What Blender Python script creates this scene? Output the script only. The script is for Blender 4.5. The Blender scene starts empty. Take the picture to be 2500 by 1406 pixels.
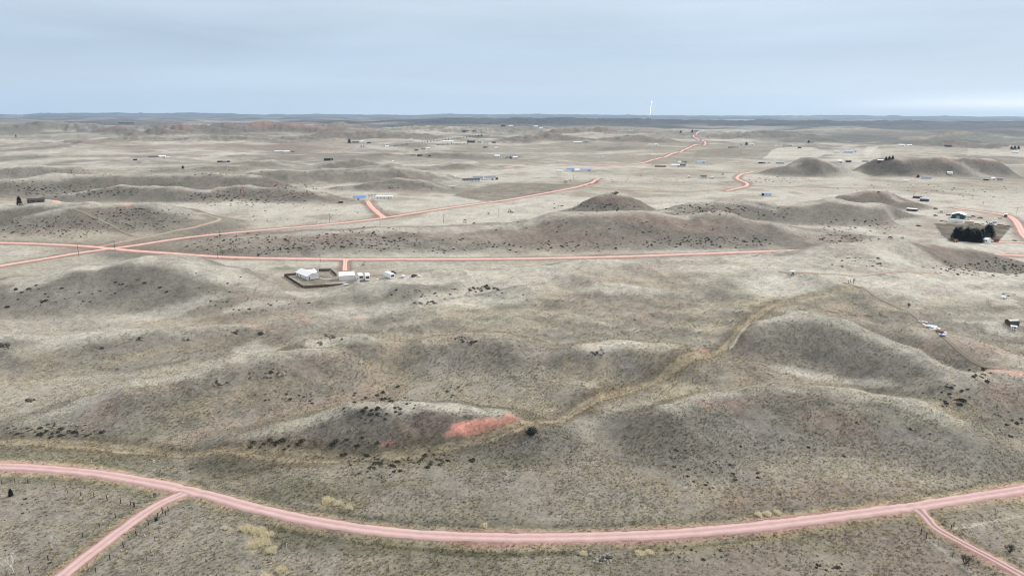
import bpy, math, random
import numpy as np

random.seed(7)
rng = np.random.default_rng(7)

# ------------------------------------------------------------------ camera, sky, sun, exposure
HC = 110.0                       # camera height over the valley floor (m)
F = 1667.0                       # focal length in pixels of a 2500 px wide frame
PITCH = math.atan(424.0 / F)
ROLL = 0.0024
scene = bpy.context.scene
COL = scene.collection
cp, sp = math.cos(PITCH), math.sin(PITCH)
fwd = np.array([0, cp, -sp]); up0 = np.array([0, sp, cp]); rt0 = np.array([1.0, 0, 0])
rt = rt0 * math.cos(ROLL) + up0 * math.sin(ROLL)
up = up0 * math.cos(ROLL) - rt0 * math.sin(ROLL)
from mathutils import Matrix, Vector
cam = bpy.data.cameras.new("camera")
cam.sensor_fit = 'HORIZONTAL'; cam.sensor_width = 36.0
cam.lens = 36.0 * F / 2500.0
cam.clip_start = 1.0; cam.clip_end = 200000.0
cam_ob = bpy.data.objects.new("camera", cam)
M4 = Matrix(((rt[0], up[0], -fwd[0], 0), (rt[1], up[1], -fwd[1], 0), (rt[2], up[2], -fwd[2], HC), (0, 0, 0, 1)))
cam_ob.matrix_world = M4
COL.objects.link(cam_ob); scene.camera = cam_ob

SUN_AZ = math.radians(54)        # clockwise from straight ahead
SUN_EL = math.radians(37)
world = bpy.data.worlds.new("World"); scene.world = world; world.use_nodes = True
wn = world.node_tree; wn.nodes.clear()
w_out = wn.nodes.new("ShaderNodeOutputWorld"); w_bg = wn.nodes.new("ShaderNodeBackground")
sky = wn.nodes.new("ShaderNodeTexSky"); sky.sky_type = 'NISHITA'; sky.sun_disc = False
sky.sun_elevation = SUN_EL; sky.sun_rotation = SUN_AZ
sky.altitude = 900; sky.air_density = 1.0; sky.dust_density = 1.5
w_bg.inputs[1].default_value = 0.075
# overcast layer: a bank of stratus mixed over the clear sky by direction (paler low down and overhead, streaked)
tc = wn.nodes.new("ShaderNodeTexCoord"); L = wn.links
sep = wn.nodes.new("ShaderNodeSeparateXYZ"); L.new(tc.outputs['Generated'], sep.inputs[0])
mp = wn.nodes.new("ShaderNodeMapping"); mp.inputs['Scale'].default_value = (1.6, 1.6, 16.0); L.new(tc.outputs['Generated'], mp.inputs[0])
nz = wn.nodes.new("ShaderNodeTexNoise"); nz.inputs['Scale'].default_value = 1.25; nz.inputs['Detail'].default_value = 5; nz.inputs['Roughness'].default_value = 0.48; nz.inputs['Distortion'].default_value = .3
L.new(mp.outputs[0], nz.inputs[0])
warp = wn.nodes.new("ShaderNodeMath"); warp.operation = 'MULTIPLY_ADD'; L.new(nz.outputs[0], warp.inputs[0]); warp.inputs[1].default_value = .05; L.new(sep.outputs[2], warp.inputs[2])
rp = wn.nodes.new("ShaderNodeValToRGB"); e = rp.color_ramp.elements
e[0].position = 0.0; e[0].color = (3.7, 4.25, 4.75, 1); e[1].position = 1.0; e[1].color = (5.2, 5.3, 5.4, 1)
for p_, c_ in ((.035, (3.7, 4.25, 4.75)), (.060, (3.15, 3.72, 4.4)), (.105, (2.75, 3.3, 4.05)), (.15, (3.05, 3.6, 4.2)), (.20, (3.5, 3.95, 4.4)), (.45, (4.6, 4.8, 5.0))):
    q = e.new(p_); q.color = c_ + (1,)
L.new(warp.outputs[0], rp.inputs[0])
gain = wn.nodes.new("ShaderNodeMapRange"); gain.inputs['From Min'].default_value = .3; gain.inputs['From Max'].default_value = .7; gain.inputs['To Min'].default_value = .88; gain.inputs['To Max'].default_value = 1.12; L.new(nz.outputs[0], gain.inputs[0])
vm = wn.nodes.new("ShaderNodeVectorMath"); vm.operation = 'SCALE'; L.new(rp.outputs[0], vm.inputs[0]); L.new(gain.outputs[0], vm.inputs['Scale'])
mx = wn.nodes.new("ShaderNodeMixRGB"); mx.inputs[0].default_value = 0.9
# a low gap of cream light under the cloud bank, off to the right
rz_ = wn.nodes.new("ShaderNodeValToRGB"); ez = rz_.color_ramp.elements; ez[0].position = .002; ez[0].color = (0, 0, 0, 1); ez[1].position = .03; ez[1].color = (0, 0, 0, 1); q = ez.new(.013); q.color = (1, 1, 1, 1); q = ez.new(.019); q.color = (.5, .5, .5, 1)
rx_ = wn.nodes.new("ShaderNodeMapRange"); rx_.interpolation_type = 'SMOOTHSTEP'; rx_.inputs['From Min'].default_value = .36; rx_.inputs['From Max'].default_value = .62
zz_ = wn.nodes.new("ShaderNodeMath"); zz_.operation = 'MULTIPLY_ADD'; L.new(nz.outputs[0], zz_.inputs[0]); zz_.inputs[1].default_value = .012; L.new(sep.outputs[2], zz_.inputs[2]); zs_ = wn.nodes.new("ShaderNodeMath"); zs_.operation = 'SUBTRACT'; L.new(zz_.outputs[0], zs_.inputs[0]); zs_.inputs[1].default_value = .006
L.new(zs_.outputs[0], rz_.inputs[0]); L.new(sep.outputs[0], rx_.inputs[0])
gp = wn.nodes.new("ShaderNodeMath"); gp.operation = 'MULTIPLY'; L.new(rz_.outputs[0], gp.inputs[0]); L.new(rx_.outputs[0], gp.inputs[1])
cr_ = wn.nodes.new("ShaderNodeMixRGB"); cr_.inputs[2].default_value = (8.5, 8.0, 7.2, 1); L.new(gp.outputs[0], cr_.inputs[0]); L.new(vm.outputs[0], cr_.inputs[1])
L.new(sky.outputs[0], mx.inputs[1]); L.new(cr_.outputs[0], mx.inputs[2])
L.new(mx.outputs[0], w_bg.inputs[0]); L.new(w_bg.outputs[0], w_out.inputs[0])

sun = bpy.data.lights.new("sun", 'SUN'); sun.energy = 1.5; sun.angle = math.radians(16); sun.color = (1.0, 0.95, 0.88)
sun_ob = bpy.data.objects.new("sun", sun); COL.objects.link(sun_ob)
sd = Vector((math.sin(SUN_AZ) * math.cos(SUN_EL), math.cos(SUN_AZ) * math.cos(SUN_EL), math.sin(SUN_EL)))
sun_ob.rotation_euler = sd.to_track_quat('Z', 'Y').to_euler()
scene.view_settings.view_transform = 'Standard'; scene.view_settings.look = 'None'
scene.view_settings.exposure = 1.28; scene.view_settings.gamma = 1.0
scene.view_settings.use_curve_mapping = False
scene.cycles.use_denoising = True; scene.cycles.filter_width = 1.1; scene.cycles.volume_bounces = 1; scene.cycles.max_bounces = 4; scene.cycles.diffuse_bounces = 2

# ------------------------------------------------------------------ projection helpers
def ray(px, py):
    d = fwd * F + rt * (px - 1250.0) - up * (py - 703.0)
    return d / np.linalg.norm(d)
def pt(px, py, d):
    """the point seen at photo pixel (px,py) at depth d ahead of the camera's foot"""
    v = ray(px, py); h = v[1]
    return (v[0] / h * d, v[1] / h * d, HC + v[2] / h * d)

# ------------------------------------------------------------------ noise
def _hash(ix, iy, seed):
    h = (ix.astype(np.int64) * 374761393 + iy.astype(np.int64) * 668265263 + seed * 144269504) & 0xFFFFFFFF
    h = ((h ^ (h >> 13)) * 1274126177) & 0xFFFFFFFF
    h = h ^ (h >> 16)
    return (h & 0xFFFF).astype(np.float32) / 65535.0
def vnoise(x, y, seed=0):
    fx = np.floor(x); fy = np.floor(y)
    tx = (x - fx).astype(np.float32); ty = (y - fy).astype(np.float32)
    tx = tx * tx * tx * (tx * (tx * 6 - 15) + 10); ty = ty * ty * ty * (ty * (ty * 6 - 15) + 10)
    ix = fx.astype(np.int64); iy = fy.astype(np.int64)
    a = _hash(ix, iy, seed); b = _hash(ix + 1, iy, seed); c = _hash(ix, iy + 1, seed); d = _hash(ix + 1, iy + 1, seed)
    return (a + (b - a) * tx) * (1 - ty) + (c + (d - c) * tx) * ty
def fbm(x, y, wl, octaves=4, seed=0, gain=0.5):
    """fractal noise, about -1..1; wl = wavelength in metres"""
    s = np.zeros_like(x, dtype=np.float32); a = 1.0; tot = 0.0
    for o in range(octaves):
        ca, sa = math.cos(o * 1.1 + seed), math.sin(o * 1.1 + seed)
        s += a * (2 * vnoise((x * ca + y * sa) / wl, (y * ca - x * sa) / wl, seed * 17 + o) - 1)
        tot += a; a *= gain; wl *= 0.5
    return s / tot * 1.5
def sstep(a, b, x):
    t = np.clip((x - a) / (b - a), 0, 1); return t * t * (3 - 2 * t)

# ------------------------------------------------------------------ hills: ridge lines (photo px, py, distance) with near / far widths
RIDGES = []
def ridge(nodes, wnear, wfar, k=1.0, flat=0.0, red=0.0, dark=0.0):
    RIDGES.append((np.array([pt(*n) for n in nodes]), wnear, wfar, k, flat, red, dark))
# foreground plateau (behind it the house and the second road)
ridge([(620, 762, 375), (760, 736, 388), (820, 712, 395), (876, 690, 402), (1015, 673, 412), (1140, 664, 420), (1260, 656, 424), (1470, 645, 430), (1711, 638, 434), (1829, 622, 440), (1950, 624, 444),
       (2100, 600, 455), (2180, 598, 462), (2290, 650, 440), (2420, 690, 425), (2600, 700, 420)], 205, 58, 0.95)
ridge([(2150, 600, 470), (2250, 593, 492), (2340, 599, 503), (2430, 620, 508)], 60, 34, .9, dark=.5, red=.15)
ridge([(1900, 690, 380), (2200, 690, 385), (2500, 680, 395), (2800, 670, 400)], 150, 80)
ridge([(860, 990, 224), (980, 986, 225), (1100, 988, 225), (1230, 1000, 224), (1300, 1022, 219)], 24, 26, 0.85, dark=.4)    # mound with the red bank
ridge([(600, 1060, 210), (700, 1030, 216), (790, 1005, 221), (880, 988, 224)], 20, 26, dark=.25)
ridge([(90, 1010, 232), (210, 945, 244), (330, 906, 252), (480, 885, 261), (640, 864, 272), (800, 848, 284)], 44, 15, 0.9, dark=.35)
ridge([(-150, 812, 304), (0, 810, 307), (200, 803, 312), (420, 795, 319), (560, 783, 328), (720, 765, 340)], 44, 14, 0.9, dark=.4)
ridge([(1050, 832, 293), (1150, 822, 297), (1240, 834, 293)], 34, 30, dark=.25)
ridge([(770, 835, 293), (840, 815, 300), (900, 828, 295)], 26, 34, dark=.25)
ridge([(1430, 852, 284), (1520, 840, 288), (1640, 852, 284)], 28, 34, dark=.3)
ridge([(1640, 990, 230), (1750, 955, 240), (1900, 938, 246), (2080, 945, 243), (2230, 972, 235), (2330, 1020, 221)], 42, 17, 0.9, dark=.3)
ridge([(1860, 785, 310), (1950, 765, 316), (2070, 790, 302), (2200, 845, 279), (2320, 915, 255)], 44, 18, 0.9, dark=.35)
ridge([(2250, 815, 300), (2380, 850, 282), (2500, 890, 263), (2620, 930, 246)], 30, 34, dark=.2)
ridge([(2330, 935, 247), (2420, 915, 254), (2580, 925, 250)], 34, 18, dark=.35)
# left mound before the crossroads
ridge([(-120, 705, 395), (60, 680, 408), (200, 655, 421), (330, 637, 432), (430, 634, 434), (540, 663, 420), (650, 705, 400)], 62, 50, 0.95, dark=.45)
# long dark hill between the roads
ridge([(430, 600, 575), (600, 583, 590), (760, 570, 605), (920, 562, 615), (1120, 556, 625), (1250, 545, 632), (1380, 520, 645), (1500, 514, 655), (1620, 518, 655), (1760, 517, 650),
       (1880, 536, 640), (1980, 565, 625), (2090, 592, 600)], 95, 80, 0.85, dark=.55, red=.25)
ridge([(1470, 474, 785), (1500, 468, 785), (1520, 473, 785)], 62, 55, 0.72, red=.5, dark=.4)
ridge([(1620, 515, 720), (1700, 495, 740), (1800, 483, 755), (1920, 487, 755), (2040, 482, 760), (2140, 498, 745), (2230, 530, 715), (2270, 545, 700)], 70, 70, 0.9, dark=.3)
ridge([(2085, 472, 870), (2120, 459, 875), (2160, 463, 870), (2200, 490, 850)], 50, 50, 0.8, dark=.7, red=.5)
ridge([(1935, 405, 1300), (1970, 383, 1310), (1990, 384, 1310), (2040, 405, 1300)], 78, 75, 0.8, dark=.8)
ridge([(2195, 384, 1340), (2250, 382, 1345), (2330, 382, 1350), (2395, 385, 1345)], 92, 84, .9, flat=.30, dark=.9, red=.25)
# left hills
ridge([(-120, 515, 680), (0, 503, 690), (100, 489, 700), (180, 494, 697)], 88, 42, 0.9, dark=.6)
ridge([(230, 507, 705), (300, 498, 715), (370, 497, 718), (430, 512, 705), (480, 530, 690)], 80, 45, 0.9, dark=.55)
ridge([(480, 478, 905), (540, 458, 925), (600, 449, 935), (700, 456, 925), (790, 473, 900)], 72, 48, 0.8, dark=.75)
ridge([(150, 472, 890), (300, 452, 915), (420, 458, 915), (500, 470, 900)], 55, 45, dark=.55)
ridge([(-100, 462, 960), (40, 438, 985), (130, 424, 1010), (260, 428, 1015), (400, 425, 1020), (520, 418, 1040), (620, 428, 1020)], 100, 45, 0.9, dark=.65)
ridge([(860, 455, 1045), (910, 438, 1055), (960, 432, 1060), (1020, 437, 1055), (1080, 455, 1035), (1130, 472, 1010)], 66, 48, 0.85, dark=.6)
ridge([(560, 430, 1150), (640, 412, 1180), (740, 413, 1185), (830, 409, 1195), (960, 400, 1215), (1050, 415, 1190), (1110, 440, 1140)], 100, 50, 0.9, dark=.25)
ridge([(1060, 405, 1490), (1110, 392, 1510), (1150, 394, 1510), (1210, 412, 1480)], 90, 70, 0.85, dark=.35)
ridge([(760, 402, 1480), (820, 388, 1500), (870, 384, 1510), (930, 395, 1495), (990, 408, 1450)], 100, 80, dark=.35)
ridge([(540, 400, 1480), (600, 388, 1500), (660, 388, 1510), (720, 402, 1480)], 90, 80, dark=.35)
ridge([(-50, 418, 1200), (60, 405, 1230), (150, 400, 1250)], 80, 80, dark=.2)
# distance
ridge([(1800, 322, 3600), (1880, 318, 3700), (1930, 323, 3600), (1975, 340, 3200)], 330, 300, .8, dark=.5)
ridge([(1670, 326, 3600), (1760, 328, 3700), (1850, 330, 3600)], 300, 300, dark=.2)
ridge([(2240, 352, 2500), (2300, 333, 2600), (2370, 333, 2620), (2420, 340, 2600)], 190, 200, .8, dark=.7)
ridge([(2370, 350, 2450), (2430, 342, 2500), (2480, 344, 2500), (2560, 350, 2450)], 150, 200, .8, dark=.7)
for nd, wa_, wb_, rd_ in [([(60, 309, 4100), (100, 301, 4150), (150, 303, 4150), (215, 304, 4150), (260, 309, 4100)], 210, 260, 0), ([(-40, 310, 4300), (0, 305, 4350), (40, 309, 4300)], 180, 200, 0), ([(262, 316, 3900), (290, 308, 3950), (318, 315, 3900)], 110, 150, .55), ([(330, 309, 4300), (380, 304, 4350), (430, 308, 4300)], 170, 200, 0),
                          ([(350, 316, 3800), (385, 310, 3850), (420, 316, 3800)], 120, 160, .1), ([(425, 312, 4000), (440, 307, 4050), (458, 313, 4000)], 90, 120, .6), ([(470, 304, 4700), (485, 300, 4750), (515, 304, 4700)], 130, 150, .3), ([(490, 315, 3900), (520, 311, 3950), (560, 314, 3900)], 110, 150, .1), ([(520, 303, 4600), (545, 298, 4650), (575, 303, 4600)], 140, 160, .3),
                          ([(590, 303, 4700), (615, 300, 4750), (650, 305, 4700)], 150, 150, .3), ([(600, 310, 4200), (640, 303, 4300), (700, 303, 4300), (730, 306, 4300), (790, 313, 4200)], 190, 240, .6), ([(760, 309, 4500), (830, 306, 4550), (880, 310, 4500)], 160, 200, .2), ([(100, 345, 2600), (170, 335, 2700), (240, 343, 2600)], 150, 180, 0), ([(420, 335, 2900), (520, 330, 3000), (640, 331, 3000), (720, 337, 2900)], 190, 220, 0),
                          ([(250, 335, 2900), (320, 329, 3000), (400, 334, 2950)], 170, 200, 0), ([(700, 328, 3200), (800, 323, 3300), (920, 325, 3300), (1010, 331, 3200)], 170, 220, .1), ([(1280, 335, 3000), (1340, 330, 3050), (1420, 335, 3000)], 150, 200, .15), ([(1480, 338, 2900), (1540, 332, 2950), (1600, 337, 2900)], 150, 180, .2), ([(1370, 318, 3900), (1420, 312, 4000), (1460, 312, 4000), (1500, 320, 3900)], 140, 200, .2),
                          ([(40, 388, 1750), (110, 378, 1800), (200, 381, 1790)], 110, 130, 0), ([(300, 395, 1600), (400, 389, 1620), (470, 394, 1600)], 90, 110, 0), ([(450, 405, 1420), (520, 397, 1440), (580, 402, 1420)], 70, 90, 0), ([(980, 372, 1900), (1060, 365, 1950), (1130, 370, 1900)], 120, 140, 0), ([(1300, 392, 1650), (1370, 387, 1680), (1450, 392, 1650)], 90, 110, 0), ([(2320, 330, 3300), (2360, 325, 3350), (2410, 330, 3300)], 150, 200, 0)]:
    ridge(nd, wa_, wb_, .8, red=rd_, dark=.5 if rd_ or nd[0][2] > 3700 else .25)
ridge([(880, 318, 4300), (980, 313, 4500), (1100, 312, 4500), (1230, 310, 4500), (1400, 313, 4400), (1520, 322, 4200)], 700, 500, .9)
ridge([(1180, 330, 3300), (1230, 328, 3300), (1260, 334, 3200)], 130, 160, .8, dark=.5)
ridge([(850, 300, 9000), (1000, 296, 9300), (1120, 290, 9500), (1200, 292, 9400), (1330, 290, 9500), (1480, 294, 9300), (1600, 295, 9300), (1760, 298, 9200), (1880, 297, 9300), (2100, 299, 9300), (2300, 302, 9000)],
      2300, 1500, .9, dark=1)
ridge([(-600, 288, 18000), (-100, 282, 19000), (60, 281, 19000), (250, 286, 18500)], 3500, 2500, .9, dark=.5)
ridge([(60, 282, 26000), (140, 277, 27000), (300, 276.5, 27500), (500, 277, 27500), (570, 281, 27000)], 2600, 2500, .8, flat=.3, dark=1)
ridge([(560, 282, 30000), (800, 280, 31000), (930, 281, 31000), (1030, 282, 31000), (1080, 279.5, 31000), (1200, 281, 31000), (1300, 279.5, 31000), (1500, 282, 31000)], 3500, 3000, .9, flat=.2, dark=.9)
ridge([(1500, 284, 27000), (1650, 283, 28000), (1730, 283.5, 28000), (1960, 284, 28000), (2000, 283, 28000), (2200, 285, 28000), (2300, 284.5, 28000), (2420, 286.5, 27000), (2800, 288, 27000)], 3200, 3000, .8, flat=.25, dark=.9)

def plane(px, py, z=0.0):
    """where the line of sight of (px,py) meets the level z"""
    v = ray(px, py); t = (z - HC) / v[2]
    return np.array([v[0] * t, v[1] * t, z])
FLATS = [(*plane(783, 684)[:2], 37), (*plane(845, 686)[:2], 24), (*plane(930, 672)[:2], 26), (*plane(1000, 670)[:2], 20), (*plane(2350, 552)[:2], 60), (*plane(2400, 590)[:2], 40), (*plane(910, 483)[:2], 45)]
def height(x, y, detail=True):
    """terrain height; also how red / how dark-scrub each point's hill is"""
    r = np.hypot(x, y)
    acc = np.zeros(x.shape, np.float64); redm = np.zeros(x.shape, np.float32); dkm = np.zeros(x.shape, np.float32); crm = np.zeros(x.shape, np.float32)
    wob = fbm(x, y, 90, 3, 5) * np.clip(r / 900, .25, 3)
    for P, wa, wb, k, flat, red, dark in RIDGES:
        m = max(wa, wb) * 1.25
        sel = np.nonzero((x > P[:, 0].min() - m) & (x < P[:, 0].max() + m) & (y > P[:, 1].min() - m) & (y < P[:, 1].max() + m))[0]
        if sel.size == 0: continue
        xs = x[sel]; ys = y[sel]; us = []; zs = []
        for a, b in zip(P[:-1], P[1:]):
            dx, dy = b[0] - a[0], b[1] - a[1]; L2 = dx * dx + dy * dy
            t = np.clip(((xs - a[0]) * dx + (ys - a[1]) * dy) / L2, 0, 1)
            cx = a[0] + dx * t; cy = a[1] + dy * t
            ex = xs - cx; ey = ys - cy; ds = np.hypot(ex, ey) + 1e-6
            ca = (ex * cx + ey * cy) / (ds * np.hypot(cx, cy))
            w = wa + (wb - wa) * (0.5 + 0.5 * ca)
            us.append(np.minimum(ds / w, 9)); zs.append(a[2] + (b[2] - a[2]) * t)
        us = np.array(us); zs = np.array(zs); mn = us.min(0)
        ew = np.exp(-(us - mn) * 14); sw = ew.sum(0)
        zz = (zs * ew).sum(0) / sw; best = np.maximum(mn - np.log(sw) / 14 + .02, 0)
        u = np.clip(best + wob[sel] * 0.07, 0, 1)
        if flat: u = np.clip((u - flat) / (1 - flat), 0, 1)
        pr = (1 - u ** (2 * k)) ** 2
        h = np.maximum(zz, 0) * pr
        acc[sel] += h ** 4
        pm = sstep(0.02, .45, pr).astype(np.float32)
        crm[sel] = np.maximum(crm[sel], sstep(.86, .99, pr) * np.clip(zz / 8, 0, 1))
        redm[sel] = np.maximum(redm[sel], red * sstep(.55, .95, pr)); dkm[sel] = np.maximum(dkm[sel], dark * pm)
    z = acc ** 0.25
    far = sstep(900, 3500, r)
    hill = np.clip(z / 10, 0, 1)
    z = z + fbm(x, y, 420, 4, 3) * (1.2 + 13 * far + 5 * sstep(1000, 1800, r)) + fbm(x, y, 2600, 3, 9) * 26 * sstep(2500, 9000, r) * (1 - .6 * sstep(15000, 30000, r))
    z = z + np.abs(fbm(x, y, 900, 3, 13)) * 20 * sstep(3000, 7000, r)
    # gullies and folds down the slopes
    z = z + (.30 - np.abs(fbm(x, y, 46, 4, 21))) * (0.5 + 3.2 * hill) * (1 + 2 * far) + (.30 - np.abs(fbm(x, y, 120, 3, 23))) * 4.0 * hill + fbm(x, y, 17, 2, 31) * 0.22
    if detail:
        z = z + fbm(x, y, 4.5, 2, 41) * 0.10 * (r < 700)
    for X0, Y0, ra in FLATS:
        d = np.hypot(x - X0, y - Y0); k = 1 - sstep(ra, ra * 1.22, d); z = z * (1 - k)
    return z, redm, dkm, crm

# ------------------------------------------------------------------ terrain grid (polar round the camera's foot so near ground is fine, far ground coarse)
rr = [95.0]
while rr[-1] < 35500:
    r = rr[-1]
    st = min(r * r / (HC * 683.0) * 1.35, (0.0075 if r < 3500 else 0.011 if r < 12000 else 0.02) * r)
    rr.append(r + st)
rr = np.array(rr); NR = len(rr)
NA = 1040
A0, A1 = math.radians(-49), math.radians(49)
aa = np.linspace(A0, A1, NA)
RR, AA = np.meshgrid(rr, aa, indexing='ij')
GX = (RR * np.sin(AA)).ravel(); GY = (RR * np.cos(AA)).ravel()
GZ, GRED, GDARK, GCREST = height(GX, GY)
ZG = GZ.reshape(NR, NA)

def zat(x, y):
    """height of the terrain mesh under points (arrays or numbers)"""
    x = np.atleast_1d(np.asarray(x, float)); y = np.atleast_1d(np.asarray(y, float))
    r = np.clip(np.hypot(x, y), rr[0], rr[-2]); a = np.clip(np.arctan2(x, y), A0, A1 - 1e-6)
    i = np.clip(np.searchsorted(rr, r, side='right') - 1, 0, NR - 2); t = (r - rr[i]) / (rr[i + 1] - rr[i])
    fa = (a - A0) / (A1 - A0) * (NA - 1); j = np.clip(fa.astype(int), 0, NA - 2); s = fa - j
    return (ZG[i, j] * (1 - t) + ZG[i + 1, j] * t) * (1 - s) + (ZG[i, j + 1] * (1 - t) + ZG[i + 1, j + 1] * t) * s
_rf = np.concatenate([rr, (rr[:-1] + rr[1:]) / 2]); _rf.sort()
def P(px, py):
    """first terrain point on the line of sight of photo pixel (px,py)"""
    v = ray(px, py); h = math.hypot(v[0], v[1]); sx, sy = v[0] / h, v[1] / h; sl = v[2] / h
    z = zat(_rf * sx, _rf * sy); g = HC + _rf * sl - z
    k = np.nonzero(g <= 0)[0]
    if k.size == 0: i = len(_rf) - 2; d = _rf[i]
    elif k[0] == 0: d = _rf[0]
    else:
        i = k[0]; d = _rf[i - 1] + (_rf[i] - _rf[i - 1]) * g[i - 1] / (g[i - 1] - g[i])
    return np.array([sx * d, sy * d, float(zat(sx * d, sy * d)[0])])

# ------------------------------------------------------------------ small toolbox
def tag(o, label=None, cat=None, group=None, kind=None):
    if label: o["label"] = label
    if cat: o["category"] = cat
    if group: o["group"] = group
    if kind: o["kind"] = kind
    return o
def mesh_obj(name, verts, faces, mat=None, parent=None, smooth=False):
    me = bpy.data.meshes.new(name); me.from_pydata([tuple(map(float, v)) for v in verts], [], faces); me.update()
    if smooth: me.polygons.foreach_set("use_smooth", [True] * len(me.polygons))
    if mat is not None: me.materials.append(mat)
    o = bpy.data.objects.new(name, me); COL.objects.link(o)
    if parent is not None: o.parent = parent
    return o
def grid_mesh(name, V, nu, nv, mat, smooth=True):
    """V: (nu*nv,3) array, row-major"""
    me = bpy.data.meshes.new(name)
    idx = np.arange(nu * nv).reshape(nu, nv)
    q = np.stack([idx[:-1, :-1], idx[:-1, 1:], idx[1:, 1:], idx[1:, :-1]], -1).reshape(-1, 4)
    me.vertices.add(len(V)); me.vertices.foreach_set("co", np.ascontiguousarray(V, np.float32).ravel())
    me.loops.add(q.size); me.loops.foreach_set("vertex_index", q.ravel().astype(np.int32))
    me.polygons.add(len(q)); me.polygons.foreach_set("loop_start", np.arange(0, q.size, 4, dtype=np.int32))
    me.polygons.foreach_set("use_smooth", np.ones(len(q), bool)) if smooth else None
    me.update(calc_edges=True); me.validate()
    me.materials.append(mat)
    o = bpy.data.objects.new(name, me); COL.objects.link(o)
    return o
def new_mat(name):
    m = bpy.data.materials.new(name); m.use_nodes = True
    return m, m.node_tree, m.node_tree.nodes["Principled BSDF"]
MATS = {}
def mat(name, rgb, rough=0.85, var=0.25, scale=1.5, metal=0.0, bump=0.0):
    """plain weathered surface: base colour broken up by noise in object space"""
    if name in MATS: return MATS[name]
    m, nt, b = new_mat(name)
    tcn = nt.nodes.new("ShaderNodeTexCoord"); n = nt.nodes.new("ShaderNodeTexNoise")
    n.inputs['Scale'].default_value = scale; n.inputs['Detail'].default_value = 6; n.inputs['Roughness'].default_value = .65
    r = nt.nodes.new("ShaderNodeValToRGB")
    r.color_ramp.elements[0].position = .3; r.color_ramp.elements[1].position = .72
    r.color_ramp.elements[0].color = tuple(c * (1 - var) for c in rgb) + (1,)
    r.color_ramp.elements[1].color = tuple(min(c * (1 + var * .6), .9) for c in rgb) + (1,)
    nt.links.new(tcn.outputs['Object'], n.inputs['Vector']); nt.links.new(n.outputs[0], r.inputs[0]); nt.links.new(r.outputs[0], b.inputs['Base Color'])
    b.inputs['Roughness'].default_value = rough; b.inputs['Metallic'].default_value = metal
    if bump:
        bp = nt.nodes.new("ShaderNodeBump"); bp.inputs['Strength'].default_value = bump; bp.inputs['Distance'].default_value = .05
        nt.links.new(n.outputs[0], bp.inputs['Height']); nt.links.new(bp.outputs[0], b.inputs['Normal'])
    MATS[name] = m
    return m

def catmull(pts, step_fn):
    pts = [np.asarray(p, float) for p in pts]
    pts = [2 * pts[0] - pts[1]] + pts + [2 * pts[-1] - pts[-2]]
    out = []
    for i in range(1, len(pts) - 2):
        p0, p1, p2, p3 = pts[i - 1:i + 3]
        L = np.linalg.norm(p2[:2] - p1[:2]); n = max(2, int(L / step_fn(np.hypot(*p1[:2]))))
        t = np.linspace(0, 1, n, endpoint=False)[:, None]
        out.append(0.5 * ((2 * p1) + (-p0 + p2) * t + (2 * p0 - 5 * p1 + 4 * p2 - p3) * t ** 2 + (-p0 + 3 * p1 - 3 * p2 + p3) * t ** 3))
    out.append(pts[-2][None, :])
    return np.concatenate(out)
def near_line(x, y, line, maxd):
    """distance of points to a polyline, only worked out within maxd of it"""
    d = np.full(x.shape, 1e9, np.float32)
    ch = 12
    for s in range(0, len(line) - 1, ch):
        seg = line[s:s + ch + 1]
        sel = np.nonzero((x > seg[:, 0].min() - maxd) & (x < seg[:, 0].max() + maxd) & (y > seg[:, 1].min() - maxd) & (y < seg[:, 1].max() + maxd))[0]
        if sel.size == 0: continue
        xs, ys = x[sel], y[sel]; dd = d[sel]
        for a, b in zip(seg[:-1], seg[1:]):
            dx, dy = b[0] - a[0], b[1] - a[1]; t = np.clip(((xs - a[0]) * dx + (ys - a[1]) * dy) / (dx * dx + dy * dy + 1e-9), 0, 1)
            dd = np.minimum(dd, np.hypot(xs - a[0] - dx * t, ys - a[1] - dy * t))
        d[sel] = dd
    return d

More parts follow.
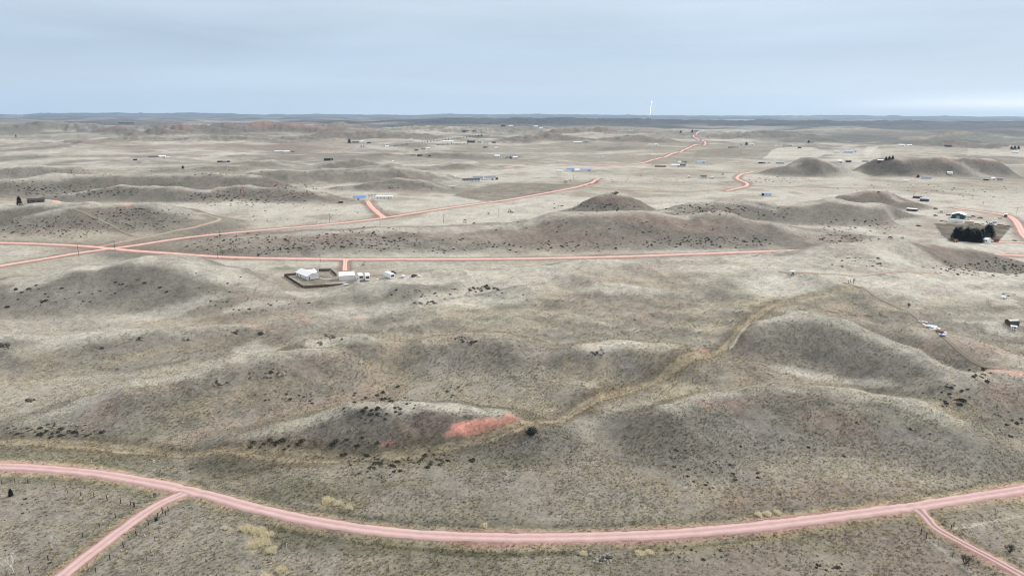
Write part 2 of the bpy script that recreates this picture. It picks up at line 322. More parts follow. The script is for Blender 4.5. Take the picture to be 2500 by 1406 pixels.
# ------------------------------------------------------------------ roads (centre lines as photo pixels, widths in metres)
def nodes3(l, level=False):
    return [plane(n[0], n[1]) if level else P(*n) for n in l]
ROADS = [
 ("gravel_road", "broad pink gravel road curving across the foreground", 4.7, 'pink',
  [(-260, 1126), (0, 1138), (150, 1147), (250, 1158), (350, 1175), (430, 1190), (500, 1206), (600, 1234), (700, 1258), (800, 1277), (900, 1292), (1000, 1302), (1100, 1308),
   (1250, 1312), (1400, 1311), (1560, 1306), (1700, 1298), (1850, 1284), (2000, 1266), (2150, 1246), (2260, 1231), (2400, 1210), (2500, 1194), (2760, 1150)]),
 ("side_road", "pale pink side road running off the foreground road to the lower left corner", 4.0, 'pink',
  [(462, 1197), (440, 1207), (405, 1222), (370, 1241), (320, 1275), (260, 1320), (190, 1374), (150, 1406), (80, 1462)]),
 ("dirt_driveway", "two-track red dirt driveway leaving the foreground road at lower right", 3.0, 'two',
  [(2235, 1236), (2262, 1262), (2285, 1288), (2340, 1320), (2420, 1362), (2500, 1406), (2600, 1460)]),
 ("gravel_road", "straight pink gravel road passing behind the white house", 6.5, 'coral',
  [(-260, 586), (0, 593), (100, 596), (200, 601), (270, 607), (330, 613), (420, 619), (500, 625), (620, 630), (840, 633), (1000, 633), (1240, 632), (1500, 627), (1700, 620), (1900, 613),
   (2050, 608), (2120, 606), (2250, 610), (2360, 617), (2480, 624), (2620, 628)]),
 ("gravel_road", "pink gravel road running from the crossroads up to the oil tanks", 6.5, 'coral',
  [(-260, 700), (-120, 670), (0, 649), (100, 633), (190, 618), (270, 607), (330, 599), (420, 585), (500, 575), (640, 562), (800, 548), (930, 533), (1060, 513), (1150, 500), (1240, 488), (1330, 472), (1400, 459),
   (1445, 446)]),
 ("dirt_track", "dirt track looping from the crossroads round the scrub hill with the red top", 4.0, 'tan',
  [(235, 603), (300, 591), (380, 574), (430, 563), (500, 551), (532, 540), (538, 534), (520, 527), (470, 521)]),
 ("dirt_driveway", "short coral driveway down to the white house and garage", 3.6, 'coral', [(843, 633), (842, 645), (841, 662)]),
 ("dirt_driveway", "coral driveway leading up to the blue-roofed barn", 7.0, 'coral', [(938, 532), (920, 518), (905, 503), (897, 491)]),
 ("dirt_driveway", "pink driveway coming in beside the conifers at the right edge", 5.0, 'coral', [(2430, 590), (2470, 591), (2520, 593), (2650, 600)]),
 ("gravel_road", "pink road bending past the yard of the green barn", 7.0, 'coral', [(2640, 640), (2540, 600), (2505, 580), (2492, 560), (2478, 538), (2455, 526), (2400, 517), (2330, 508)]),
 ("dirt_road", "dirt road running right from the oil tanks behind the pointed hill", 6.0, 'tan', [(1420, 452), (1470, 460), (1560, 466), (1660, 469), (1750, 464), (1815, 456)]),
 ("dirt_road", "pink road with a sharp bend beside the small square tank", 6.5, 'coral', [(1770, 467), (1828, 452), (1812, 443), (1797, 436), (1812, 425), (1838, 420)]),
 ("dirt_road", "faint dirt road crossing the flats before the flat-topped butte", 5.5, 'tan', [(1838, 454), (1950, 457), (2100, 460), (2230, 458), (2340, 454), (2480, 448), (2640, 444)]),
 ("dirt_road", "distant pale road climbing straight to the ridge top", 8.0, 'coral', [(1230, 409), (1320, 405), (1450, 404), (1560, 400), (1620, 385), (1670, 366), (1688, 357)]),
 ("dirt_road", "distant red road zigzagging up to the house on the skyline", 9.0, 'coral', [(1690, 357), (1722, 353), (1716, 345), (1702, 339), (1692, 334), (1702, 325), (1712, 321)]),
 ("dirt_road", "pink spur road from the tank road to the blue-roofed sheds", 6.0, 'coral', [(1440, 449), (1452, 441), (1462, 436)]),
 ("dirt_track", "pale track cut straight up between the two scrub hills", 3.0, 'faint', [(325, 577), (275, 551), (215, 525), (180, 511)]),
 ("dirt_track", "worn two-track trail crossing the plateau past the scrap heap", 2.2, 'faint', [(2060, 690), (2130, 720), (2190, 748), (2250, 785), (2310, 830), (2380, 885), (2450, 900)]),
 ("dirt_track", "pale track along the crest of the plateau at right", 1.8, 'tan', [(1900, 662), (2000, 668), (2150, 668), (2290, 668)]),
]
ROAD_LINES = []
for nm, lab, w, kind, l in ROADS:
    lev = kind in ('pink', 'two') or lab.startswith(("straight pink", "pink gravel road running", "short coral", "pink driveway coming", "pink road bending past", "coral driveway"))
    ln = catmull(nodes3(l, lev), lambda d: max(1.2, d * .006)); ROAD_LINES.append(ln)
    if not lev:                                    # smooth the long profile
        kz = np.ones(9) / 9
        for c_ in range(2): ln[4:-4, c_] = np.convolve(ln[:, c_], kz, 'valid')
    # lay the ground to the road: bed, then shallow ditches
    reach = w * (3.2 if lev else 1.6)
    dd = near_line(GX, GY, ln, reach * 1.05)
    sel = np.nonzero(dd < reach)[0]
    if sel.size and lev:
        GZ[sel] *= sstep(w * .6, reach, dd[sel])
        GZ[sel] -= .35 * np.exp(-((dd[sel] - w * .95) / (w * .28)) ** 2)
ZG = GZ.reshape(NR, NA)
TRAIL = catmull(nodes3([(-200, 1062), (0, 1076), (250, 1086), (500, 1099), (700, 1109), (850, 1112), (950, 1108), (1080, 1088), (1200, 1062), (1300, 1030), (1400, 1000), (1530, 950), (1640, 900), (1740, 860), (1800, 820), (1832, 782), (1880, 745),
                        (1960, 722), (2080, 700)]), lambda d: max(1.5, d * .008))
for c_ in range(2): TRAIL[6:-6, c_] = np.convolve(TRAIL[:, c_], np.ones(13) / 13, 'valid')
dt = near_line(GX, GY, TRAIL, 14)
GZ -= 1.0 * np.exp(-(np.minimum(dt, 50) / 3.2) ** 2)              # the old trail lies in a shallow cut
ZG = GZ.reshape(NR, NA)

# ------------------------------------------------------------------ ground colour (what grows or lies there, plus some painted shade)
NV = GX.size
R_ = np.hypot(GX, GY)
C = np.zeros((NV, 3), np.float32)
PALE = np.array((.46, .438, .365)); MID = np.array((.312, .287, .225)); SAGE = np.array((.182, .173, .142)); BROWN = np.array((.235, .185, .150))
GREY = np.array((.275, .257, .222)); TAN = np.array((.40, .335, .225)); DARK = np.array((.085, .082, .062)); SCORIA = np.array((.80, .36, .28)); RUST = np.array((.30, .175, .135))
PINK = np.array((.56, .34, .30)); OLIVE = np.array((.17, .165, .105)); FOREST = np.array((.055, .060, .058))
def lay(c, m):
    global C
    m = np.clip(m, 0, 1)[:, None].astype(np.float32); C = C * (1 - m) + np.asarray(c, np.float32) * m
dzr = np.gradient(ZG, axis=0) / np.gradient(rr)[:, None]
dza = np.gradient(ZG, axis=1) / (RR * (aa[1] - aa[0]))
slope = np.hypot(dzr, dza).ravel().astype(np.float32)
dzy = (dzr * np.cos(AA) - dza * np.sin(AA)).ravel().astype(np.float32)      # rise towards +y: slopes facing the viewer, turned from the sun
n1 = fbm(GX, GY, 60, 4, 51); n2 = fbm(GX, GY, 14, 3, 52); n3 = fbm(GX, GY, 260, 4, 53); n4 = fbm(GX, GY, 30, 4, 54)
nearf = 1 - sstep(380, 520, R_); farf = sstep(2600, 7000, R_)
C[:] = MID
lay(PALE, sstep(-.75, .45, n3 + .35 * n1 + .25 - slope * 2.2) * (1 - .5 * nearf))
lay(GREY, sstep(.0, .7, n1 + .4 * n2) * (.25 + .5 * nearf))
lay(MID * .88, nearf * sstep(-.3, .5, -n4) * .6)
lay(MID * .80, nearf * .5)
lay(TAN * .85, nearf * sstep(.25, .9, n4 + .4 * n2) * .3)
lay(BROWN, sstep(.1, .7, -n1 + .35 * n4) * .5)
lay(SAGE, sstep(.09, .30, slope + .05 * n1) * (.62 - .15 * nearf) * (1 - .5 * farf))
lay(SAGE, sstep(.02, .20, dzy + .04 * n1) * .55 * (1 - .4 * farf))  # sage grey, with the shade of viewer-facing slopes painted into the colour
midf = sstep(900, 1700, R_)
lay(MID * .78, midf * sstep(-.3, .4, fbm(GX, GY, 330, 5, 63, .6)) * .8)
lay(SAGE * 1.0, midf * sstep(.15, .6, fbm(GX, GY, 210, 5, 64, .6)) * .8)
lay(BROWN * 1.05, midf * sstep(.25, .8, fbm(GX, GY, 700, 4, 65)) * .55)
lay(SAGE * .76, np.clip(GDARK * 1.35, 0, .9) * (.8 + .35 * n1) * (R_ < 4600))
lay(BROWN * .85, np.clip(GDARK, 0, 1) * sstep(.0, .6, n4 + .3 * n3) * .6 * (R_ < 4600))
lay(RUST, GRED * (.5 + .5 * n1))
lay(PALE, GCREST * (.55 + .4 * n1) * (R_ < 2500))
# far country: pale grass flats, dark pine breaks
lay(np.array((.19, .175, .165)), sstep(4500, 8500, R_) * .8)
lay(FOREST * 1.4, farf * sstep(-.15, .45, fbm(GX, GY, 1500, 5, 61, .6)) * .85)
AZ_ = np.arctan2(GX, GY)
lay(FOREST * 1.5, sstep(5200, 6500, R_) * (1 - sstep(11000, 14000, R_)) * sstep(-.30, -.15, AZ_) * (.80 + .35 * fbm(GX, GY, 800, 4, 66)))
lay(FOREST * 2.0, sstep(2600, 3300, R_) * sstep(.30, .42, AZ_) * sstep(-.35, .35, fbm(GX, GY, 500, 5, 67, .6)) * .8)
lay(FOREST * 1.2, sstep(15000, 21000, R_) * (.8 + .4 * fbm(GX, GY, 3000, 4, 68)))
lay(FOREST, GDARK * sstep(5000, 7000, R_) * (.75 + .4 * n3))
lay(PALE * .85, farf * sstep(.4, .85, fbm(GX, GY, 1900, 4, 62, .6)) * .6 * (1 - GDARK * .8))
lay(RUST * 1.1, sstep(2500, 4000, R_) * GRED * .7)

def blob(px, py, rx, ry, col, m=1.0, nz_=0.6, soft=.6):
    """a patch of ground colour centred on what is seen at (px,py)"""
    c = P(px, py); d = np.hypot(c[0], c[1])
    a = P(px, py + ry); b = P(px, py - ry); rad = max(np.hypot(a[0] - b[0], a[1] - b[1]) / 2, 1.0); rad = min(rad, ry * d * 12 / F)
    lat = rx * d / F * (c[1] / d) ** 2
    sel = np.nonzero((np.abs(GX - c[0]) < 2 * (lat + rad)) & (np.abs(GY - c[1]) < 2 * (lat + rad)))[0]
    if sel.size == 0: return
    ux, uy = c[0] / d, c[1] / d
    ex, ey = GX[sel] - c[0], GY[sel] - c[1]
    q = np.hypot((ex * ux + ey * uy) / rad, (ex * uy - ey * ux) / lat)
    nn = fbm(GX[sel], GY[sel], max(lat, 2) * .6, 4, int(px) % 97 + 3)
    k = np.zeros(NV, np.float32); k[sel] = sstep(1 + soft * .5, 1 - soft, q + nz_ * .5 * nn) * m
    lay(col, k)
def inpoly(x, y, poly):
    ins = np.zeros(x.shape, bool); n = len(poly)
    for i in range(n):
        x0, y0 = poly[i][:2]; x1, y1 = poly[(i + 1) % n][:2]
        c = ((y0 > y) != (y1 > y)) & (x < (x1 - x0) * (y - y0) / (y1 - y0 + 1e-12) + x0); ins ^= c
    return ins
def field(pix, col, m=.85, streak=.2):
    w = [P(*p) for p in pix]
    k = inpoly(GX, GY, w).astype(np.float32)
    lay(np.asarray(col) * 1.0, k * (m + streak * n2))
# ploughed and mown fields
field([(1105, 478), (1140, 465), (1215, 449), (1300, 447), (1408, 452), (1330, 470), (1240, 486), (1180, 492)], MID * .62, .85)
field([(1085, 462), (1120, 450), (1170, 452), (1215, 446), (1300, 444), (1160, 466)], MID * .7, .5)
field([(2280, 545), (2470, 553), (2440, 588), (2320, 590), (2300, 575)], np.array((.105, .090, .062)), .9)
field([(1862, 386), (1895, 362), (1985, 360), (2020, 372), (1990, 385)], PALE * 1.03, .7)
field([(2116, 388), (2144, 358), (2118, 357), (2108, 375)], PALE * 1.08, .8)
field([(2145, 388), (2152, 358), (2360, 360), (2340, 380)], MID * .95, .4)
field([(1690, 386), (1700, 368), (1895, 362), (1862, 386)], MID * .72, .75)
field([(2360, 382), (2365, 362), (2560, 360), (2560, 384)], PALE * .98, .5)
field([(650, 652), (690, 652), (835, 652), (835, 700), (690, 704)], MID * .85, .45)
blob(770, 684, 50, 14, OLIVE * .75, .65)
for q in (600, 628, 650, 638, 612, 662): pass
blob(632, 1312, 40, 28, TAN * 1.35, .7); blob(686, 1390, 16, 12, TAN * 1.3, .7); blob(650, 1405, 20, 10, TAN * 1.3, .6)
blob(830, 1232, 60, 14, TAN * 1.2, .5); blob(690, 656, 32, 6, np.array((.12, .14, .07)), .6); blob(770, 662, 30, 6, np.array((.12, .13, .07)), .4)
blob(2306, 578, 16, 6, np.array((.20, .20, .25)), .45)
# pale grass flats
for b in [(860, 515, 60, 16), (700, 520, 90, 14), (1000, 495, 90, 8), (950, 412, 110, 6), (1520, 435, 140, 8), (1700, 440, 80, 6), (1560, 455, 110, 5), (2080, 425, 40, 10), (2060, 440, 60, 10), (1270, 525, 40, 5), (640, 520, 60, 12),
          (400, 765, 150, 14), (620, 745, 90, 14), (740, 720, 70, 8), (90, 690, 80, 8), (520, 655, 60, 8), (60, 615, 50, 8), (2160, 620, 70, 12), (2060, 680, 140, 7), (2300, 690, 100, 8), (1180, 745, 160, 12), (1500, 700, 200, 14),
          (1780, 655, 160, 10), (2120, 935, 90, 12), (1950, 910, 100, 10), (160, 425, 130, 4), (420, 405, 150, 4), (250, 375, 180, 5), (1330, 440, 50, 4), (2380, 420, 90, 8), (2250, 440, 100, 8), (150, 510, 90, 4), (620, 860, 60, 5),
          (300, 803, 250, 4), (1010, 985, 80, 5), (2440, 800, 60, 20), (1100, 425, 60, 5), (1840, 500, 60, 5)]:
    blob(*b, PALE, .62)
# yellowish tall grass
for b in [(640, 955, 110, 40), (950, 900, 60, 40), (960, 830, 30, 20), (350, 870, 200, 20), (120, 890, 130, 25), (1430, 920, 90, 40), (1650, 960, 60, 30), (1620, 735, 60, 9), (1420, 740, 50, 7), (1850, 745, 90, 14), (1750, 800, 60, 25),
          (2050, 745, 120, 14), (1600, 850, 60, 25), (2330, 1010, 80, 40), (480, 1000, 80, 20), (1330, 1000, 60, 15), (830, 1230, 70, 14), (300, 1105, 200, 10)]:
    blob(*b, TAN * .86, .36, nz_=1.4, soft=.9)
# reddish, grey and scrubby ground
for b in [(1130, 905, 120, 40), (1300, 860, 90, 25), (780, 790, 110, 18), (420, 825, 200, 14), (200, 1010, 120, 40), (760, 1070, 120, 25), (1400, 1110, 160, 40), (1850, 1070, 260, 50), (2250, 1100, 200, 60), (1250, 1180, 260, 30),
          (120, 1240, 150, 40), (60, 1330, 90, 40), (2420, 1320, 80, 30), (1750, 1150, 160, 25), (1520, 880, 60, 22), (2100, 860, 160, 25), (150, 720, 200, 20)]:
    blob(*b, GREY * .83, .6, nz_=1.0, soft=.9)
for b in [(1030, 1040, 110, 30), (1780, 985, 90, 22), (2040, 1040, 130, 40), (2330, 820, 120, 30), (2420, 860, 120, 16), (1250, 580, 300, 14), (800, 585, 120, 14), (1700, 560, 100, 12), (250, 1000, 60, 30), (2450, 960, 80, 40), (2330, 630, 120, 18),
          (1650, 545, 200, 12)]:
    blob(*b, BROWN * 1.0, .55, nz_=1.0, soft=.9)
for b in [(1100, 1130, 230, 14), (1650, 1330, 300, 20), (700, 1320, 200, 20), (950, 1330, 160, 20), (900, 1190, 220, 16), (350, 1060, 120, 12), (1200, 1390, 400, 20), (1980, 1330, 200, 22)]:
    blob(*b, OLIVE * 1.05, .42, nz_=1.4, soft=1)
blob(980, 716, 190, 20, SAGE * .95, .85, nz_=1.0); blob(840, 735, 70, 14, SAGE, .75, nz_=1.0); blob(400, 880, 160, 16, GREY * .85, .4, nz_=1)
# bare red scoria
for b in [(1150, 1046, 62, 17, .95), (1215, 1034, 52, 13, .85), (1258, 1024, 34, 11, .95), (1105, 1058, 30, 8, .6), (945, 1082, 24, 8, .35), (725, 1082, 26, 7, .25), (1787, 987, 30, 6, .3), (1715, 985, 30, 10, .3), (2480, 912, 50, 7, .4), (2430, 902, 26, 5, .4),
          (200, 948, 26, 4, .3), (2260, 845, 26, 8, .22), (320, 496, 24, 2, .5), (142, 491, 22, 1.5, .45), (215, 514, 30, 2, .25), (590, 456, 13, 5, .3), (272, 456, 12, 2, .2), (1720, 862, 14, 8, .4), (1440, 838, 36, 7, .2), (1502, 471, 11, 2, .3),
          (2130, 468, 26, 3, .25), (480, 806, 14, 3, .2), (620, 800, 20, 4, .3), (1640, 478, 1, 1, 0), (1500, 332, 12, 1.5, .3), (1425, 334, 18, 1.5, .31), (2230, 391, 26, 3, .31), (2310, 390, 40, 4, .31), (2372, 391, 26, 3, .31), (2372, 536, 26, 4, .3),
          (1940, 327, 18, 2, .3), (660, 310, 70, 3, .25), (440, 313, 16, 2, .3), (630, 440, 1, 1, 0), (740, 775, 25, 3, .3), (880, 776, 16, 3, .4), (2270, 716, 30, 8, .25), (2260, 760, 40, 4, .2), (1530, 1330, 30, 6, .5), (640, 570, 1, 1, 0)]:
    blob(b[0], b[1], b[2], b[3], SCORIA if b[4] > .31 else RUST * 1.15, b[4], nz_=1.1, soft=.45)
blob(1700, 858, 12, 6, PALE * 1.3, .6)
for pl_, col_, wd_, m_ in (([(640, 1285), (760, 1308), (850, 1322), (1000, 1338), (1200, 1352), (1400, 1350)], np.array((.10, .095, .06)), 1.0, .75), ([(640, 1290), (850, 1330), (1200, 1360)], OLIVE * .8, 4.0, .45), ([(1560, 1345), (1750, 1330), (1950, 1300), (2140, 1272)], OLIVE * .7, 1.6, .6),
                           ([(1560, 1350), (1750, 1336), (1950, 1306), (2140, 1278)], TAN, .8, .6), ([(2320, 1292), (2400, 1277), (2500, 1258), (2600, 1240)], PALE, .5, .7), ([(2262, 1315), (2325, 1362), (2400, 1420)], PALE * .9, .6, .6), ([(0, 1100), (300, 1120), (500, 1145), (700, 1190), (850, 1235)], OLIVE * .75, 5.0, .5),
                           ([(0, 1170), (200, 1180), (330, 1200), (400, 1212)], OLIVE * .8, 2.0, .5), ([(1950, 755), (2050, 765), (2150, 772), (2240, 776)], np.array((.09, .08, .06)), .5, .8), ([(1040, 742), (1150, 722), (1260, 700), (1330, 690)], np.array((.09, .08, .065)), .9, .6), ([(240, 900), (330, 900), (450, 880)], OLIVE * .6, .7, .6)):
    ln_ = catmull(nodes3(pl_), lambda d: max(1.5, d * .008)); dd_ = near_line(GX, GY, ln_, wd_ * 3 + 3); lay(col_, (1 - sstep(wd_ * .5, wd_ * 1.5, dd_ + n2 * wd_ * .6)) * m_)
# trails worn into the grass, verges of the roads
lay(np.array((.15, .125, .085)), (1 - sstep(2.0, 8.5, dt + n2 * 2)) * .65)  # olive-brown flanks; part of the dark is the bank's shade, painted in
lay(np.array((.33, .28, .195)), (1 - sstep(1.1, 2.5, dt + n2 * .9)) * .8)
lay(OLIVE * .9, (1 - sstep(.2, .7, dt + n2 * .4)) * .5)
TR2 = catmull(nodes3([(1830, 790), (1795, 835), (1785, 850)]), lambda d: 2.0)
lay(PALE, (1 - sstep(.4, 1.0, near_line(GX, GY, TR2, 5))) * .7)
for (nm, lab, w, kind, l), line in zip(ROADS, ROAD_LINES):
    d = near_line(GX, GY, line, w * 3 + 10)
    if kind in ('pink', 'two'):
        lay(OLIVE * .9, (1 - sstep(w * .5, w * 2.3, d + n2 * 2)) * .45)
        lay(TAN * 1.05, sstep(w * .5, w * .62, d) * (1 - sstep(w * .62, w * 1.25, d + n2 * 1.2)) * .75)
        lay(PINK * .75, (1 - sstep(w * .5, w * .72, d + n2 * .9 + .5 * n4)) * .8)
    elif kind == 'coral':
        lay(BROWN * .78, (1 - sstep(w * .6, w * 2.0, d + n2 * 2)) * .75)
        lay(np.array((.32, .205, .165)), (1 - sstep(w * .5, w * .95, d + n2)) * .8)
    else:
        lay(MID * .8, (1 - sstep(w * .6, w * 1.6, d + n2)) * .4)

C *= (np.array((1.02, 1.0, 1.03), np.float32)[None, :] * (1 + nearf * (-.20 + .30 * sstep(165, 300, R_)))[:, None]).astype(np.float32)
# near-ground relief mask for the tufts
TUFT_OK = np.ones(NV, np.float32)

def ground_material():
    m, nt, b = new_mat("prairie_ground")
    L = nt.links
    at = nt.nodes.new("ShaderNodeAttribute"); at.attribute_name = "Col"
    tcn = nt.nodes.new("ShaderNodeTexCoord")
    def noise(sc, det, ro=.6):
        n = nt.nodes.new("ShaderNodeTexNoise"); n.inputs['Scale'].default_value = sc; n.inputs['Detail'].default_value = det; n.inputs['Roughness'].default_value = ro
        L.new(tcn.outputs['Object'], n.inputs['Vector']); return n
    def math_(op, a, bb, clamp=False):
        n = nt.nodes.new("ShaderNodeMath"); n.operation = op; n.use_clamp = clamp
        for i, v in enumerate((a, bb)):
            if isinstance(v, (int, float)): n.inputs[i].default_value = v
            else: L.new(v, n.inputs[i])
        return n.outputs[0]
    f1 = noise(1.1, 6, .7); f2 = noise(.28, 4, .6); f3 = noise(.05, 4, .55)
    s = math_('ADD', math_('MULTIPLY', math_('SUBTRACT', f1.outputs[0], .5), 1.9), math_('MULTIPLY', math_('SUBTRACT', f2.outputs[0], .5), 1.2))
    s = math_('ADD', s, math_('MULTIPLY', math_('SUBTRACT', f3.outputs[0], .5), .7))
    g = math_('ADD', s, 1.0)
    g = math_('MAXIMUM', math_('MINIMUM', g, 1.9), .28)
    mul = nt.nodes.new("ShaderNodeMixRGB"); mul.blend_type = 'MULTIPLY'; mul.inputs[0].default_value = 1
    cmb = nt.nodes.new("ShaderNodeCombineColor")
    L.new(g, cmb.inputs[0]); L.new(math_('ADD', math_('MULTIPLY', g, .99), .01), cmb.inputs[1]); L.new(math_('ADD', math_('MULTIPLY', g, .94), .06), cmb.inputs[2])
    L.new(at.outputs['Color'], mul.inputs[1]); L.new(cmb.outputs[0], mul.inputs[2]); L.new(mul.outputs[0], b.inputs['Base Color'])
    b.inputs['Roughness'].default_value = 1.0; b.inputs['Specular IOR Level'].default_value = .1
    bp = nt.nodes.new("ShaderNodeBump"); bp.inputs['Strength'].default_value = .6; bp.inputs['Distance'].default_value = .35
    L.new(f1.outputs[0], bp.inputs['Height']); L.new(bp.outputs[0], b.inputs['Normal'])
    return m
GROUND = ground_material()
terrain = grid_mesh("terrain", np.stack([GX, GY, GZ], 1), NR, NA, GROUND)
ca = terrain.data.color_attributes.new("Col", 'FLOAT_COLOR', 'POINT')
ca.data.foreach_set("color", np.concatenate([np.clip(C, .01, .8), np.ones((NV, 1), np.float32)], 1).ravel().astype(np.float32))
tag(terrain, "rolling dry prairie of pale grass, grey sage slopes and red scoria patches", "terrain", kind="structure")

# ------------------------------------------------------------------ road sheets
def road_material(name, rgb, rgb2, two=False):
    m, nt, b = new_mat(name); L = nt.links
    uv = nt.nodes.new("ShaderNodeUVMap"); sep = nt.nodes.new("ShaderNodeSeparateXYZ"); L.new(uv.outputs[0], sep.inputs[0])
    rmp = nt.nodes.new("ShaderNodeValToRGB"); e = rmp.color_ramp.elements     # wheel tracks across the width
    e[0].position = 0; e[0].color = (.62, .62, .62, 1); e[1].position = 1; e[1].color = (.62, .62, .62, 1)
    for p_, v in ((.12, .8), (.25, 1.06), (.36, .8), (.5, .42), (.64, .8), (.76, 1.06), (.88, .8)) if two else ((.10, .84), (.24, 1.08), (.35, .90), (.46, .80), (.55, .97), (.68, 1.10), (.80, .90), (.9, .84)):
        q = e.new(p_); q.color = (v, v, v, 1)
    tcn = nt.nodes.new("ShaderNodeTexCoord"); n = nt.nodes.new("ShaderNodeTexNoise"); n.inputs['Scale'].default_value = .35; n.inputs['Detail'].default_value = 7; n.inputs['Roughness'].default_value = .62
    L.new(tcn.outputs['Object'], n.inputs['Vector'])
    nx = nt.nodes.new("ShaderNodeMath"); nx.operation = 'MULTIPLY_ADD'; L.new(n.outputs[0], nx.inputs[0]); nx.inputs[1].default_value = .05; L.new(sep.outputs[0], nx.inputs[2])
    nx2 = nt.nodes.new("ShaderNodeMath"); nx2.operation = 'SUBTRACT'; L.new(nx.outputs[0], nx2.inputs[0]); nx2.inputs[1].default_value = .025
    L.new(nx2.outputs[0], rmp.inputs[0])
    cr = nt.nodes.new("ShaderNodeValToRGB"); cr.color_ramp.elements[0].position = .3; cr.color_ramp.elements[1].position = .7
    cr.color_ramp.elements[0].color = tuple(rgb2) + (1,); cr.color_ramp.elements[1].color = tuple(rgb) + (1,)
    L.new(n.outputs[0], cr.inputs[0])
    mu = nt.nodes.new("ShaderNodeMixRGB"); mu.blend_type = 'MULTIPLY'; mu.inputs[0].default_value = 1
    L.new(cr.outputs[0], mu.inputs[1]); L.new(rmp.outputs[0], mu.inputs[2]); L.new(mu.outputs[0], b.inputs['Base Color'])
    b.inputs['Roughness'].default_value = 1; b.inputs['Specular IOR Level'].default_value = .15
    n2_ = nt.nodes.new("ShaderNodeTexNoise"); n2_.inputs['Scale'].default_value = 4; n2_.inputs['Detail'].default_value = 5; L.new(tcn.outputs['Object'], n2_.inputs['Vector'])
    bp = nt.nodes.new("ShaderNodeBump"); bp.inputs['Strength'].default_value = .4; bp.inputs['Distance'].default_value = .06; L.new(n2_.outputs[0], bp.inputs['Height']); L.new(bp.outputs[0], b.inputs['Normal'])
    return m
RM = {'pink': road_material("pink_gravel", (.61, .42, .395), (.52, .35, .325)), 'coral': road_material("coral_gravel", (.78, .49, .42), (.68, .41, .345)),
      'tan': road_material("tan_dirt", (.48, .37, .29), (.41, .31, .24)), 'faint': road_material("worn_earth", (.31, .25, .20), (.26, .21, .165)), 'two': road_material("two_track_gravel", (.61, .42, .395), (.52, .35, .325), True)}
def ribbon(name, line, w, m, lift=.05, nacross=9, ragged=.085, flare=0.0):
    t = np.gradient(line[:, :2], axis=0); t /= np.linalg.norm(t, axis=1)[:, None] + 1e-9
    nrm = np.stack([t[:, 1], -t[:, 0]], 1); n = len(line)
    dcam = np.hypot(line[:, 0], line[:, 1])
    s0 = np.concatenate([[0], np.cumsum(np.linalg.norm(np.diff(line[:, :2], axis=0), axis=1))])
    us = np.linspace(-.5, .5, nacross); V = np.zeros((n, nacross, 3))
    el = 1 + ragged * 2 * fbm(line[:, 0], line[:, 1], 3.2, 3, 71, .8); er = 1 + ragged * 2 * fbm(line[:, 0] + 99, line[:, 1], 3.2, 3, 72, .8)
    for j, u in enumerate(us):
        k = w * u * (el if u < 0 else er) * (1 + flare * np.exp(-(s0 / (w * .7)) ** 1.5))
        V[:, j, 0] = line[:, 0] + nrm[:, 0] * k; V[:, j, 1] = line[:, 1] + nrm[:, 1] * k
        V[:, j, 2] = zat(V[:, j, 0], V[:, j, 1]) + (lift + dcam * .00035) * (1.0 if 0 < j < nacross - 1 else -.6)
    o = grid_mesh(name, V.reshape(-1, 3), n, nacross, m)
    uvl = o.data.uv_layers.new(name="UVMap")
    vi = np.zeros(len(o.data.loops), np.int32); o.data.loops.foreach_get("vertex_index", vi)
    s = np.concatenate([[0], np.cumsum(np.linalg.norm(np.diff(line[:, :2], axis=0), axis=1))])
    uvl.data.foreach_set("uv", np.stack([(vi % nacross) / (nacross - 1), s[vi // nacross] / w], 1).astype(np.float32).ravel())
    return o
for k, ((nm, lab, w, kind, l), line) in enumerate(zip(ROADS, ROAD_LINES)):
    o = ribbon(nm, line, w, RM[kind], lift=.11 if k in (0, 3) else .05 + .01 * (k % 4), flare=1.6 if nm == 'dirt_driveway' else 0)
    tag(o, lab, nm.replace("_", " "), kind="structure")

# ------------------------------------------------------------------ sagebrush
def leafy(seed, n=46, rx=1.0, rz=.62, leaf=.34):
    """scrub plant about 2 m wide: a lumpy core under many small leaf clumps"""
    r = np.random.default_rng(seed); V = []; Fc = []
    for k in range(n):
        th = r.uniform(0, 2 * math.pi); u = r.uniform(.05, 1); rad = math.sqrt(1 - u * u) if r.random() < .5 else r.uniform(.1, 1)
        c = np.array([rx * rad * math.cos(th) * r.uniform(.7, 1.1), rx * rad * math.sin(th) * r.uniform(.7, 1.1), rz * u * r.uniform(.6, 1.1)])
        a = r.normal(size=3); a /= np.linalg.norm(a); b = np.cross(a, r.normal(size=3)); b /= np.linalg.norm(b) + 1e-9
        s = leaf * r.uniform(.6, 1.3); i = len(V)
        V += [c + a * s, c - a * s * .5 + b * s * .8, c - a * s * .5 - b * s * .8]; Fc.append((i, i + 1, i + 2))
    i = len(V); m = 7
    for ring, (q, z) in enumerate(((.78, -.1), (.72, .3), (.34, .52))):
        for k in range(m):
            t = 2 * math.pi * k / m; w = r.uniform(.75, 1.1)
            V.append(np.array([rx * q * w * math.cos(t), rx * q * w * math.sin(t), rz * (z + r.uniform(-.05, .12))]))
    for ring in range(2):
        for k in range(m):
            a0 = i + ring * m + k; b0 = i + ring * m + (k + 1) % m; Fc.append((a0, b0, b0 + m, a0 + m))
    Fc.append(tuple(i + 2 * m + k for k in range(m)))
    return np.array(V), Fc
SAGE_MAT = mat("sage_leaf", (.066, .064, .046), .95, .55, 1.2)
SAGE_MESH = []
for k in range(6):
    V, Fc = leafy(100 + k); o = mesh_obj("sagebrush_shape", V, Fc, SAGE_MAT); SAGE_MESH.append((o.data, V, Fc)); bpy.data.objects.remove(o)
